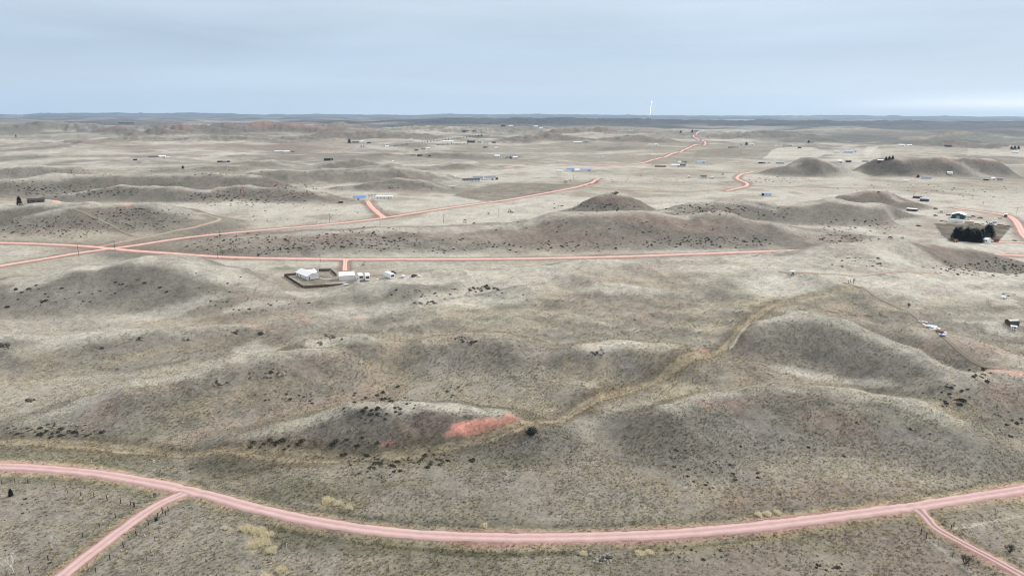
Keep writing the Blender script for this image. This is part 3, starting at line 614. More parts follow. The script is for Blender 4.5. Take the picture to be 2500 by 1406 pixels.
# clusters: photo centre, half size, number, width in metres, words
CLUMPS = [
 (930, 985, 75, 32, 44, 1.7, "above the red bank mound"), (905, 1012, 30, 18, 12, 2.0, "above the red bank mound"), (1108, 952, 22, 16, 13, 1.5, "on the slope right above the red bank"),
 (130, 1052, 110, 14, 60, 1.6, "along the foot of the grey slope at left"), (680, 1086, 60, 12, 18, 1.8, "beside the old trail left of the red bank"), (880, 1078, 60, 14, 16, 1.9, "beside the old trail left of the red bank"),
 (980, 1122, 130, 18, 62, 1.8, "in the dark band below the old trail"), (920, 1152, 50, 14, 14, 1.5, "in the dark band below the old trail"), (1730, 1160, 100, 36, 44, 1.2, "scattered on the slope above the road bend"),
 (1660, 1108, 30, 14, 10, 1.2, "scattered on the slope above the road bend"), (2320, 965, 42, 28, 26, 1.9, "in the draw at right"), (2395, 915, 22, 14, 14, 2.2, "in the draw at right"), (2470, 1030, 40, 25, 9, 1.8, "in the draw at right"),
 (60, 1260, 60, 40, 22, .9, "in the fenced pasture at lower left"), (70, 1350, 70, 40, 9, 1.0, "in the fenced pasture at lower left"), (1690, 1348, 70, 18, 14, 1.3, "below the foreground road"), (1990, 1375, 60, 18, 10, 1.4, "below the foreground road"),
 (1080, 1390, 200, 12, 6, 1.2, "below the foreground road"), (100, 722, 120, 24, 36, 2.2, "dotting the left mound"), (300, 700, 140, 30, 12, 2.0, "dotting the left mound"), (2050, 1070, 200, 40, 14, 1.2, "on the mound above the road junction"),
 (640, 910, 40, 16, 9, 1.6, "beside the rock outcrops"), (700, 970, 60, 18, 30, 1.2, "beside the rock outcrops"), (1350, 800, 200, 50, 16, 1.0, "on the open plateau"), (1100, 715, 150, 12, 40, 1.6, "along the gully behind the plateau edge"),
 (640, 745, 120, 16, 40, 1.7, "along the gully behind the plateau edge"),
 (120, 558, 125, 20, 260, 1.8, 0), (330, 535, 95, 22, 230, 1.8, 0), (600, 482, 115, 18, 280, 2.2, 0), (200, 468, 120, 12, 160, 2.4, 0), (620, 597, 130, 20, 260, 1.9, 0), (880, 580, 120, 22, 230, 1.9, 0),
 (1010, 600, 170, 16, 150, 1.8, 0), (1350, 602, 130, 12, 110, 1.8, 0), (1700, 590, 160, 12, 190, 1.8, 0), (2400, 655, 100, 20, 190, 1.7, 0), (1450, 506, 90, 9, 80, 2.0, 0), (1720, 508, 80, 13, 150, 2.0, 0), (2060, 583, 70, 12, 80, 1.9, 0),
 (2090, 555, 100, 18, 110, 1.9, 0), (1900, 440, 60, 7, 70, 2.4, 0), (745, 462, 60, 12, 110, 2.2, 0), (1850, 520, 120, 12, 60, 1.9, 0), (60, 455, 70, 12, 90, 2.4, 0), (1500, 555, 220, 22, 70, 1.8, 0), (2200, 460, 120, 12, 50, 2.4, 0), (2380, 470, 100, 14, 50, 2.4, 0),
 (760, 520, 160, 20, 70, 1.6, 0), (980, 455, 70, 10, 30, 2.2, 0), (1560, 438, 120, 10, 50, 2.2, 0), (420, 420, 300, 10, 110, 2.6, 0), (1280, 470, 90, 12, 20, 2, 0), (2100, 640, 60, 14, 30, 1.5, 0), (500, 700, 100, 30, 30, 1.2, 0),
]
sv, sf, sn = [], [], 0
made = 0
def put_shrub(x, y, w, k):
    z = float(zat(x, y)[0])
    o = bpy.data.objects.new("sagebrush", SAGE_MESH[k % 6][0]); COL.objects.link(o)
    o.location = (x, y, z - .05); s = w / 2; o.scale = (s * random.uniform(.85, 1.25), s * random.uniform(.85, 1.2), s * random.uniform(.7, 1.05)); o.rotation_euler = (0, 0, random.uniform(0, 6.28))
    return o
for (cx, cy, rx, ry, n, w, words) in CLUMPS:
    for k in range(n):
        a = random.uniform(0, 6.283); q = math.sqrt(random.random()) * (1.15 if random.random() < .15 else 1)
        c = P(cx + rx * 1.15 * q * math.cos(a) + random.gauss(0, rx * .18), cy + ry * 1.1 * q * math.sin(a) + random.gauss(0, ry * .15))
        ww = w * (.74 if words else .78) * random.choice((.45, .6, .75, .9, 1.1, 1.5)) * random.uniform(.85, 1.15)
        if words and made < 296:
            tag(put_shrub(c[0], c[1], ww, k), "low dark sagebrush shrub " + words, "shrub", "sagebrush " + words); made += 1
        else:
            _, V, Fc = SAGE_MESH[k % 6]; t = random.uniform(0, 6.28); s = ww / 2; ct, st_ = math.cos(t) * s, math.sin(t) * s
            W = np.stack([V[:, 0] * ct - V[:, 1] * st_ + c[0], V[:, 0] * st_ + V[:, 1] * ct + c[1], V[:, 2] * s * random.uniform(.7, 1) + c[2] - .05], 1)
            sv.append(W); sf += [tuple(i + sn for i in f) for f in Fc]; sn += len(W)
o = mesh_obj("sagebrush_scrub", np.concatenate(sv), sf, SAGE_MAT)
tag(o, "dark sagebrush scrub speckling the farther hillsides", "scrub", kind="stuff")

# ------------------------------------------------------------------ bunch grass on the near ground (uncountable: one object)
def tuft(seed, n=9, h=.42, sp=.34):
    r = np.random.default_rng(seed); V = []; Fc = []
    for k in range(n):
        t = r.uniform(0, 6.283); b = np.array([math.cos(t), math.sin(t), 0]) * r.uniform(0, sp * .5); tip = b + np.array([math.cos(t), math.sin(t), 0]) * r.uniform(.05, sp) + np.array([0, 0, h * r.uniform(.5, 1)])
        s = np.array([-math.sin(t), math.cos(t), 0]) * r.uniform(.05, .11); i = len(V)
        V += [b + s, b - s, tip]; Fc.append((i, i + 1, i + 2))
    return V, Fc
gm, nt, bs = new_mat("bunch_grass")
at = nt.nodes.new("ShaderNodeAttribute"); at.attribute_type = 'INSTANCER'; at.attribute_name = "tcol"
def grassy(nt, bs, src):
    """thin dry blades: light comes through as well as off them"""
    tr = nt.nodes.new("ShaderNodeBsdfTranslucent"); mxs = nt.nodes.new("ShaderNodeMixShader"); mxs.inputs[0].default_value = .5
    nt.links.new(src, bs.inputs['Base Color']); nt.links.new(src, tr.inputs[0]); bs.inputs['Roughness'].default_value = 1; bs.inputs['Specular IOR Level'].default_value = .1
    nt.links.new(bs.outputs[0], mxs.inputs[1]); nt.links.new(tr.outputs[0], mxs.inputs[2]); nt.links.new(mxs.outputs[0], nt.nodes["Material Output"].inputs[0])
grassy(nt, bs, at.outputs['Color'])
tcol_ = bpy.data.collections.new("grass_tuft_shapes")
for k in range(5):
    V, Fc = tuft(k); o = mesh_obj("grass_tuft_shape", V, Fc, gm); COL.objects.unlink(o); tcol_.objects.link(o)
NT = 260000
r = np.sqrt(rng.uniform(128 ** 2, 470 ** 2, NT)); a = rng.uniform(math.radians(-43), math.radians(43), NT)
tx, ty = r * np.sin(a), r * np.cos(a)
ok = np.ones(NT, bool)
for (nm, lab, w, kind, l), line in zip(ROADS, ROAD_LINES):
    if np.hypot(line[:, 0], line[:, 1]).min() < 360: ok &= near_line(tx, ty, line, w) > w * .56
i_ = np.clip(np.searchsorted(rr, r) - 1, 0, NR - 1); j_ = np.clip(((a - A0) / (A1 - A0) * (NA - 1)).round().astype(int), 0, NA - 1)
tc_ = C[i_ * NA + j_]
ok &= ~((tc_[:, 0] > tc_[:, 1] * 1.55) & (rng.random(NT) < .93))                # bare scoria carries little grass
ok &= rng.random(NT) < 1.0 - .92 * sstep(230, 460, r)
ok &= fbm(tx, ty, 9, 3, 81) + rng.normal(0, .35, NT) > -.35
tx, ty, tc_ = tx[ok], ty[ok], tc_[ok]; NT = len(tx)
lum = rng.choice([1.15, 1.55, 1.9, 2.3, 2.8], NT, p=[.16, .22, .26, .22, .14]) * rng.uniform(.9, 1.1, NT)
tc_ = tc_ * lum[:, None]; tc_ = tc_ * (1 + (lum[:, None] - 1.2) * np.array([[.04, .02, -.08]]))
me = bpy.data.meshes.new("dry_grass"); me.vertices.add(NT); me.vertices.foreach_set("co", np.stack([tx, ty, zat(tx, ty) - .02], 1).astype(np.float32).ravel())
c_ = me.attributes.new("tcol", 'FLOAT_COLOR', 'POINT'); c_.data.foreach_set("color", np.concatenate([np.clip(tc_, .02, .75), np.ones((NT, 1))], 1).astype(np.float32).ravel())
s_ = me.attributes.new("size", 'FLOAT', 'POINT'); s_.data.foreach_set("value", (rng.uniform(.6, 1.35, NT) * np.where(rng.random(NT) < .06, 1.6, 1)).astype(np.float32))
z_ = me.attributes.new("turn", 'FLOAT', 'POINT'); z_.data.foreach_set("value", rng.uniform(0, 6.283, NT).astype(np.float32))
go = bpy.data.objects.new("dry_grass", me); COL.objects.link(go)
ng = bpy.data.node_groups.new("scatter_grass", 'GeometryNodeTree')
ng.interface.new_socket("Geometry", in_out='INPUT', socket_type='NodeSocketGeometry'); ng.interface.new_socket("Geometry", in_out='OUTPUT', socket_type='NodeSocketGeometry')
gi = ng.nodes.new("NodeGroupInput"); gout = ng.nodes.new("NodeGroupOutput")
iop = ng.nodes.new("GeometryNodeInstanceOnPoints"); ci = ng.nodes.new("GeometryNodeCollectionInfo"); ci.inputs[0].default_value = tcol_; ci.inputs['Separate Children'].default_value = True
na = ng.nodes.new("GeometryNodeInputNamedAttribute"); na.data_type = 'FLOAT'; na.inputs[0].default_value = "size"
nb = ng.nodes.new("GeometryNodeInputNamedAttribute"); nb.data_type = 'FLOAT'; nb.inputs[0].default_value = "turn"
cx_ = ng.nodes.new("ShaderNodeCombineXYZ"); L_ = ng.links
L_.new(nb.outputs[0], cx_.inputs[2]); L_.new(gi.outputs[0], iop.inputs['Points']); L_.new(ci.outputs[0], iop.inputs['Instance']); iop.inputs['Pick Instance'].default_value = True
L_.new(na.outputs[0], iop.inputs['Scale']); L_.new(cx_.outputs[0], iop.inputs['Rotation']); L_.new(iop.outputs[0], gout.inputs[0])
go.modifiers.new("scatter", 'NODES').node_group = ng
tag(go, "dry bunch grass tufts covering the near slopes", "grass", kind="stuff")

# ------------------------------------------------------------------ shape kit: each call adds to one mesh; build() links it as one object
class MB:
    def __init__(s): s.v = []; s.f = []
    def add(s, V, Fc):
        n = len(s.v); s.v += [tuple(map(float, p)) for p in V]; s.f += [tuple(i + n for i in f) for f in Fc]; return s
    def box(s, x0, x1, y0, y1, z0, z1, tx=0, ty=0):
        """tx, ty: how far the top is drawn in"""
        return s.add([(x0, y0, z0), (x1, y0, z0), (x1, y1, z0), (x0, y1, z0), (x0 + tx, y0 + ty, z1), (x1 - tx, y0 + ty, z1), (x1 - tx, y1 - ty, z1), (x0 + tx, y1 - ty, z1)],
                     [(3, 2, 1, 0), (4, 5, 6, 7), (0, 1, 5, 4), (1, 2, 6, 5), (2, 3, 7, 6), (3, 0, 4, 7)])
    def tube(s, a, b, r0, r1=None, n=8):
        a = np.array(a, float); b = np.array(b, float); r1 = r0 if r1 is None else r1
        d = (b - a) / (np.linalg.norm(b - a) + 1e-9); u = np.cross(d, (0, 0, 1) if abs(d[2]) < .9 else (1, 0, 0)); u /= np.linalg.norm(u); w = np.cross(d, u)
        V = [p + r * (math.cos(2 * math.pi * k / n) * u + math.sin(2 * math.pi * k / n) * w) for p, r in ((a, r0), (b, r1)) for k in range(n)]
        return s.add(V, [(k, (k + 1) % n, n + (k + 1) % n, n + k) for k in range(n)] + [tuple(range(n - 1, -1, -1)), tuple(range(n, 2 * n))])
    def prism(s, prof, y0, y1):
        """profile in x,z swept along y"""
        n = len(prof)
        return s.add([(x, y0, z) for x, z in prof] + [(x, y1, z) for x, z in prof], [(k, (k + 1) % n, n + (k + 1) % n, n + k) for k in range(n)] + [tuple(range(n - 1, -1, -1)), tuple(range(n, 2 * n))])
    def lathe(s, prof, n=14, cx=0, cy=0):
        V = [(cx + r * math.cos(2 * math.pi * k / n), cy + r * math.sin(2 * math.pi * k / n), z) for r, z in prof for k in range(n)]
        Fc = [(i * n + k, i * n + (k + 1) % n, (i + 1) * n + (k + 1) % n, (i + 1) * n + k) for i in range(len(prof) - 1) for k in range(n)]
        return s.add(V, Fc + [tuple(range(n - 1, -1, -1)), tuple(range((len(prof) - 1) * n, len(prof) * n))])
    def build(s, name, m, parent=None, smooth=False): return mesh_obj(name, s.v, s.f, m, parent, smooth)
def thing(name, label, cat, loc, rz=0.0, group=None, kind=None):
    o = bpy.data.objects.new(name, None); COL.objects.link(o); o.empty_display_size = .5
    o.location = tuple(map(float, loc)); o.rotation_euler = (0, 0, rz); return tag(o, label, cat, group, kind)
def copy_tree(o, parent=None):
    c = o.copy(); COL.objects.link(c); c.parent = parent
    for ch in o.children: copy_tree(ch, c)
    return c
def facing(c, yaw=0.0):
    """turn so that local -Y looks back along the line of sight, plus yaw degrees"""
    return -math.atan2(c[0], c[1]) + math.radians(yaw)
def mpp(c): return math.hypot(c[1], HC) / F / math.cos(0)        # metres per photo pixel at c (near enough)

WHITE = mat("white_siding", (.86, .86, .86), .6, .05, .6); WROOF = mat("white_metal_roof", (.90, .90, .90), .5, .04, .4); OFFW = mat("off_white_paint", (.70, .69, .66), .6, .1, .8)
GLASS = mat("dark_window", (.03, .035, .04), .15, .2); DOORM = mat("door_grey", (.30, .30, .30), .6, .1); DROOF = mat("dark_roof", (.06, .06, .065), .8, .3); GROOF = mat("grey_roof", (.22, .25, .27), .6, .2)
BROOF = mat("blue_roof", (.09, .27, .55), .5, .1); LBLUE = mat("pale_blue_roof", (.36, .44, .56), .5, .1); BROWNW = mat("brown_boards", (.060, .036, .028), .9, .45, .8); BROWN2 = mat("reddish_boards", (.085, .042, .028), .9, .4, .8); PALEP = mat("pale_post", (.30, .26, .22), .9, .2)
GREENW = mat("dark_green_siding", (.012, .060, .055), .55, .15, .5); GREENR = mat("green_metal_roof", (.015, .085, .070), .5, .15); TANW = mat("tan_siding", (.62, .52, .40), .7, .08); REDW = mat("red_brick_paint", (.26, .095, .065), .85, .2); BLACK = mat("black_rubber", (.012, .012, .012), .7, .2)
WOOD = mat("weathered_wood", (.055, .047, .04), .95, .35, 2); GALV = mat("galvanised", (.42, .44, .46), .4, .15, metal=.4); BARK = mat("bark", (.06, .052, .045), .95, .3, 3); PALEBARK = mat("pale_bark", (.62, .59, .53), .95, .15, 2); DGREY = mat("dark_grey_paint", (.035, .035, .04), .5, .2)
RUSTM = mat("rusted_metal", (.16, .065, .04), .85, .4, 1.5); BLUEM = mat("blue_tarp", (.10, .16, .42), .6, .3); SHEETM = mat("bluish_sheet_metal", (.50, .55, .64), .4, .15); ROCKM = mat("sandstone", (.30, .27, .24), .95, .45, 1.2, bump=.4); DROCK = mat("dark_rock", (.075, .068, .058), .95, .45, 1.2, bump=.4)
STEEL = mat("bare_pole", (.085, .07, .06), .9, .3, 2); CONIF = mat("pine_needles", (.016, .026, .020), .9, .5, .8); TANG = mat("tall_dry_grass", (.90, .76, .56), 1, .22, 2.2)

_nt = TANG.node_tree; _b = _nt.nodes['Principled BSDF']; grassy(_nt, _b, _b.inputs['Base Color'].links[0].from_socket)
def gable(root, L, W, H, rise, wall, roof, axis='x', over=.35, windows=(), doors=(), gablewin=False):
    """L along local x, W along y (front at -W/2); ridge along axis"""
    m = MB()
    if axis == 'x':
        V = [(-L / 2, -W / 2, 0), (L / 2, -W / 2, 0), (L / 2, W / 2, 0), (-L / 2, W / 2, 0), (-L / 2, -W / 2, H), (L / 2, -W / 2, H), (L / 2, W / 2, H), (-L / 2, W / 2, H), (-L / 2, 0, H + rise), (L / 2, 0, H + rise)]
        Fc = [(0, 1, 5, 4), (2, 3, 7, 6), (1, 2, 6, 9, 5), (3, 0, 4, 8, 7)]
    else:
        V = [(-L / 2, -W / 2, 0), (L / 2, -W / 2, 0), (L / 2, W / 2, 0), (-L / 2, W / 2, 0), (-L / 2, -W / 2, H), (L / 2, -W / 2, H), (L / 2, W / 2, H), (-L / 2, W / 2, H), (0, -W / 2, H + rise), (0, W / 2, H + rise)]
        Fc = [(0, 1, 5, 8, 4), (2, 3, 7, 9, 6), (1, 2, 6, 5), (3, 0, 4, 7)]
    V = [(x, y, z if z > 0 else -.6) for x, y, z in V]
    m.add(V, Fc).build("wall", wall, root)
    half = (W if axis == 'x' else L) / 2 + over; ln = (L if axis == 'x' else W) / 2 + over; z0 = H - over * rise / (half - over) + .03; zr = H + rise + .03; t = .14
    prof = [(-half, z0), (0, zr), (half, z0), (half, z0 + t), (0, zr + t), (-half, z0 + t)]
    r = MB()
    if axis == 'y': r.prism(prof, -ln, ln)
    else: r.add([(-ln, x, z) for x, z in prof] + [(ln, x, z) for x, z in prof], [(k, k + 6, (k + 1) % 6 + 6, (k + 1) % 6) for k in range(6)] + [(0, 1, 2, 3, 4, 5), (11, 10, 9, 8, 7, 6)])
    r.build("roof", roof, root)
    def opening(name, side, u, zb, w, h, mm, frame=True):
        b = MB(); fr = MB(); e = .05
        if side in 'fb':
            y = -W / 2 if side == 'f' else W / 2; s = -1 if side == 'f' else 1
            b.box(u - w / 2, u + w / 2, min(y, y + s * e), max(y, y + s * e), zb, zb + h)
            if frame: fr.box(u - w / 2 - .08, u + w / 2 + .08, min(y, y + s * .03), max(y, y + s * .03), zb - .08, zb + h + .08)
        else:
            x = -L / 2 if side == 'l' else L / 2; s = -1 if side == 'l' else 1
            b.box(min(x, x + s * e), max(x, x + s * e), u - w / 2, u + w / 2, zb, zb + h)
            if frame: fr.box(min(x, x + s * .03), max(x, x + s * .03), u - w / 2 - .08, u + w / 2 + .08, zb - .08, zb + h + .08)
        if frame and name == "window":
            f = fr.build("window", OFFW, root); b.build("pane", mm, f)
        else: b.build(name, mm, root)
    for (side, u, zb, w, h) in windows: opening("window", side, u, zb, w, h, GLASS)
    for d in doors: opening("door", d[0], d[1], 0, d[2], d[3], d[4] if len(d) > 4 else DOORM, False)
    return root
def wsc(c):
    """metres across the line of sight for one photo pixel at c"""
    r = math.hypot(c[0], c[1]); return r / F * (c[1] / r) ** 2
def building(label, px, py, wpx, depth, H, rise, wall, roof, yaw=0, axis='x', cat="house", name="house", win=0, door=None, group=None, dz=0):
    """front centre stands where (px,py) is seen; wpx = width of the front in photo pixels"""
    c = P(px, py); rz = facing(c, yaw); L = wpx * wsc(c)
    back = np.array([-math.sin(rz), math.cos(rz)]) * depth / 2
    x, y = c[0] + back[0], c[1] + back[1]
    z = float(np.min(zat([x, c[0]], [y, c[1]]))) + dz
    t = thing(name, label, cat, (x, y, z), rz, group)
    ws = [('f', L * (-.5 + (k + .5) / win), H * .4, min(1.3, L / (win * 2)), H * .32) for k in range(win)]
    ds = [] if door is None else [('f', L * door, min(1.1 if H < 3.4 else 3.2, L * .3), H * .75)]
    if door is not None: ws = [w for w in ws if abs(w[1] - L * door) > 1.3]
    return gable(t, L, depth, H, rise, wall, roof, axis, windows=ws, doors=ds, over=min(.4, L * .04 + .1))

# ------------------------------------------------------------------ white house with its yard
def corner_frame(a, b):
    """two ground pixels of a front edge -> centre, width, turn"""
    A, B = plane(*a), plane(*b); d = B - A; return (A + B) / 2, float(np.hypot(d[0], d[1])), math.atan2(d[1], d[0])
c, w, rz = corner_frame((750.8, 685.2), (781.5, 682.0))
A_, B_ = plane(750.8, 685.2), plane(723, 673.8); ln = float(np.hypot(*(B_ - A_)[:2]))
rz = math.atan2(*(B_ - A_)[:2][::-1]) - math.pi / 2
ax = np.array([math.cos(rz), math.sin(rz)]); ay = np.array([-math.sin(rz), math.cos(rz)])
Wd = w * .98; Ln = ln
ctr = A_[:2] + ax * Wd / 2 + ay * Ln / 2
house = thing("house", "white ranch house with white metal roof inside the brown fenced yard", "house", (ctr[0], ctr[1], 0), rz)
gable(house, Wd, Ln, 2.9, 1.9, WHITE, WROOF, 'y', .45, windows=[('l', -Ln * .32, 1.0, .6, .7), ('l', Ln * .1, .8, .9, 1.2), ('l', Ln * .36, .8, .9, 1.2), ('f', -Wd * .34, .7, .7, 1.5)], doors=[('r', Ln * .1, 1.0, 2.1)])
wing = MB(); gx0, gx1, gw = Wd / 2 - .5, Wd / 2 + 3.2, 3.4
yc = Ln * .22
wing.add([(gx0, yc - gw, -.5), (gx1, yc - gw, -.5), (gx1, yc + gw, -.5), (gx0, yc + gw, -.5), (gx0, yc - gw, 2.7), (gx1, yc - gw, 2.7), (gx1, yc + gw, 2.7), (gx0, yc + gw, 2.7), (gx0, yc, 4.2), (gx1, yc, 4.2)],
         [(0, 1, 5, 4), (2, 3, 7, 6), (1, 2, 6, 9, 5), (3, 0, 4, 8, 7)])
wing.build("side_wing", WHITE, house)
MB().add([(gx0 - 2.5, yc - gw - .4, 2.55), (gx1 + .4, yc - gw - .4, 2.55), (gx1 + .4, yc, 4.32), (gx0 - 2.5, yc, 4.32), (gx0 - 2.5, yc + gw + .4, 2.55), (gx1 + .4, yc + gw + .4, 2.55)], [(0, 1, 2, 3), (3, 2, 5, 4)]).build("wing_roof", WROOF, house)
MB().box(gx1, gx1 + .04, yc - .25, yc + .25, 3.1, 3.5).build("gable_vent", GLASS, house)
MB().box(-Wd * .42, -Wd * .02, -Ln / 2 - 1.6, -Ln / 2 + .02, .12, .3).box(-Wd * .42, -Wd * .42 + .1, -Ln / 2 - 1.6, -Ln / 2 - 1.5, 0, .3).box(-Wd * .04, -Wd * .02, -Ln / 2 - 1.6, -Ln / 2 - 1.5, 0, .3).build("porch_deck", BROWN2, house)
MB().box(-Wd / 2 - .02, Wd / 2 + .02, -Ln / 2 - .02, Ln / 2 + .02, -.4, .32).build("foundation", DROOF, house)
c, w, rz = corner_frame((829, 685.7), (866.2, 683.3))
gar = thing("garage", "white metal garage with white roof at the end of the short driveway", "garage", (c[0] - math.sin(rz) * 4.6, c[1] + math.cos(rz) * 4.6, 0), rz)
gable(gar, w, 9.2, 3.3, 1.7, WHITE, WROOF, 'x', .25, windows=[], doors=[('f', -w * .42, .5, .45, GLASS), ('b', 0, 3.6, 2.7), ('r', 2, 1, 2.1)])
for k in range(10): MB().box(-w / 2 + w * (k + .5) / 10 - .03, -w / 2 + w * (k + .5) / 10 + .03, -4.64, -4.6, .1, 3.2).build("wall_rib", WHITE, gar)
# board fence round the yard: panels of boards between pale posts
fence = thing("board_fence", "dark brown board fence boxing in the yard of the white house", "fence", plane(740, 704))
fo = np.array(fence.location)
RUNS = [[(694.5, 675), (741, 704.5)], [(741, 704.5), (872, 696)], [(694.5, 675), (723, 672)], [(872, 696), (868, 683)], [(779, 662.5), (808, 662)], [(808, 662), (822, 675)]]
bm_ = {}
for ri, (a, b) in enumerate(RUNS):
    A, B = plane(*a), plane(*b); Lr = float(np.hypot(*(B - A)[:2])); an = math.atan2(B[1] - A[1], B[0] - A[0]); npan = max(1, round(Lr / 2.4)); pl = Lr / npan
    for k in range(npan + 1):
        o = MB().box(-.07, .07, -.1, .07, 0, 1.95).build("post", PALEP, fence); q = A + (B - A) * k / npan; o.location = tuple(q - fo); o.rotation_euler = (0, 0, an)
    for k in range(npan):
        q = A + (B - A) * k / npan - fo
        nb = 5
        key = round(pl / nb, 2)
        for j in range(nb):
            wv = pl / nb * .94; off = pl * j / nb
            if (key, j % 3) not in bm_:
                o = MB().box(.02, wv, -.015, .02, .04, 1.78 + .04 * (j % 3)).build("board", (BROWNW, BROWN2, BROWNW)[j % 3], fence); bm_[(key, j % 3)] = o.data
            else:
                o = bpy.data.objects.new("board", bm_[(key, j % 3)]); COL.objects.link(o); o.parent = fence
            o.location = (q[0] + math.cos(an) * off, q[1] + math.sin(an) * off, q[2]); o.rotation_euler = (0, 0, an)
def sheet(name, label, cat, pix, m, lift=.05):
    V = [plane(*p) for p in pix]; V = [(x, y, float(zat(x, y)[0]) + lift) for x, y, z in V]
    return tag(mesh_obj(name, V, [tuple(range(len(V)))], m), label, cat, kind="structure")
sheet("garden_path", "pale concrete path between the white house and garage", "path", [(781, 678.5), (795, 681.2), (826, 680.5), (826, 681.6), (794, 682.3), (781, 679.8)], mat("concrete", (.6, .58, .54), .9, .1), .08)

# ------------------------------------------------------------------ vehicles
def wheels(root, xs, ys, r=.38, w=.24):
    for x in xs:
        for y in ys:
            t = MB().tube((x, y - w / 2, r), (x, y + w / 2, r), r, n=14).build("wheel", BLACK, root); MB().tube((x, y - w / 2 - .01, r), (x, y + w / 2 + .01, r), r * .5, n=10).build("rim", GALV, t)
def at_px(px, py, yaw=0.0):
    c = P(px, py); return c, facing(c, yaw)
def camper(label, px, py, yaw, L=8.0, W=2.5, H=3.1, group=None, fifth=False, cat="camper"):
    """travel trailer; local x is its length, rear at -x"""
    c, rz = at_px(px, py, yaw); t = thing("camper_trailer", label, cat, c, rz, group)
    pr = [(-L / 2, .6), (-L / 2 + .12, H - .15), (-L / 2 + .4, H), (L / 2 - 1.2, H), (L / 2 - .15, H * .62), (L / 2, H * .45), (L / 2 - .35, .6)]
    if fifth: pr = [(-L / 2, .6), (-L / 2 + .12, H - .15), (-L / 2 + .4, H), (L / 2 - .8, H), (L / 2 - .1, H * .8), (L / 2 - .2, H * .52), (L / 2 - 2.3, H * .5), (L / 2 - 2.4, .6)]
    MB().prism(pr, -W / 2, W / 2).build("body", WHITE, t)
    MB().box(-L / 2 + .4, L / 2 - 1.4, -W / 2 + .08, W / 2 - .08, H, H + .04).build("roof", WROOF, t)
    MB().box(-L / 2 - .03, -L / 2 + .2, -W * .34, W * .34, H * .5, H * .8).build("rear_window", GLASS, t)
    for u in (-.25, .05, .25): MB().box(u * L, u * L + .8, -W / 2 - .02, -W / 2 + .03, H * .52, H * .74).build("side_window", GLASS, t)
    MB().box(-L * .06, -L * .06 + .7, W / 2 - .03, W / 2 + .03, .7, 2.5).build("door", OFFW, t)
    MB().box(-L / 2 + .3, L / 2 - .6, -W / 2 - .015, W / 2 + .015, .95, 1.15).build("stripe", GALV, t)
    wheels(t, (-.9, 0.0), (-W / 2 + .15, W / 2 - .15)); MB().box(L / 2 - .5, L / 2 + 1.0, -.06, .06, .45, .6).tube((L / 2 + .9, 0, 0), (L / 2 + .9, 0, .5), .05).build("hitch", DGREY, t)
    MB().box(-.6, .3, -.35, .35, H + .04, H + .32, .08, .05).build("air_conditioner", OFFW, t)
    return t
def pickup(label, px, py, yaw, body, group=None, L=5.4, W=1.9, cap=False):
    c, rz = at_px(px, py, yaw); t = thing("pickup_truck", label, "truck", c, rz, group)
    MB().prism([(-L / 2, .45), (-L / 2, 1.15), (L * .02, 1.15), (L * .3, 1.12), (L / 2 - .1, 1.0), (L / 2, .8), (L / 2, .45)], -W / 2, W / 2).build("body", body, t)
    MB().prism([(-L * .14, 1.12), (-L * .10, 1.78), (L * .13, 1.8), (L * .26, 1.12)], -W / 2 + .1, W / 2 - .1).build("cab", body, t)
    MB().prism([(-L * .115, 1.2), (-L * .095, 1.7), (L * .12, 1.72), (L * .21, 1.2)], -W / 2 + .085, W / 2 - .085).build("side_window", GLASS, t)
    MB().add([(L * .255, -W / 2 + .2, 1.17), (L * .255, W / 2 - .2, 1.17), (L * .143, W / 2 - .25, 1.76), (L * .143, -W / 2 + .25, 1.76)], [(0, 1, 2, 3)]).build("windscreen", GLASS, t)
    MB().box(-L / 2 + .12, -L * .15, -W / 2 + .1, W / 2 - .1, 1.13, 1.16).build("bed", DGREY, t)
    wheels(t, (-L * .31, L * .31), (-W / 2 + .1, W / 2 - .1)); return t
def car(label, px, py, yaw, body, group=None, L=4.5, W=1.8):
    c, rz = at_px(px, py, yaw); t = thing("parked_car", label, "car", c, rz, group)
    MB().prism([(-L / 2, .35), (-L / 2, .85), (-L * .42, .98), (L * .2, .98), (L / 2 - .1, .8), (L / 2, .35)], -W / 2, W / 2).build("body", body, t)
    MB().prism([(-L * .4, .97), (-L * .3, 1.5), (L * .08, 1.5), (L * .26, .97)], -W / 2 + .12, W / 2 - .12).build("cabin", body, t)
    MB().prism([(-L * .35, 1.02), (-L * .28, 1.44), (L * .07, 1.44), (L * .2, 1.02)], -W / 2 + .1, W / 2 - .1).build("side_window", GLASS, t)
    wheels(t, (-L * .3, L * .3), (-W / 2 + .1, W / 2 - .1), .32, .2); return t
def propane(label, px, py, yaw, L=3.2, r=.5):
    c, rz = at_px(px, py, yaw); t = thing("propane_tank", label, "tank", c, rz)
    m = MB(); n = 12; prof = [(-L / 2, .02), (-L / 2 + .1, r * .6), (-L / 2 + .3, r * .92), (-L / 2 + .5, r), (L / 2 - .5, r), (L / 2 - .3, r * .92), (L / 2 - .1, r * .6), (L / 2, .02)]
    V = [(x, q * math.cos(2 * math.pi * k / n), .85 + q * math.sin(2 * math.pi * k / n)) for x, q in prof for k in range(n)]
    m.add(V, [(i * n + k, i * n + (k + 1) % n, (i + 1) * n + (k + 1) % n, (i + 1) * n + k) for i in range(7) for k in range(n)]).build("body", WHITE, t, True)
    for s in (-1, 1): MB().box(s * L * .3 - .1, s * L * .3 + .1, -.4, .4, -.1, .45).build("leg", GALV, t)
    MB().lathe([(.2, 1.3), (.2, 1.5), (.12, 1.55)], 10).build("valve_cover", WHITE, t); return t
camper("white box camper parked against the right side of the white garage", 880, 682.5, 97, 8.6, 3.0, 3.7)
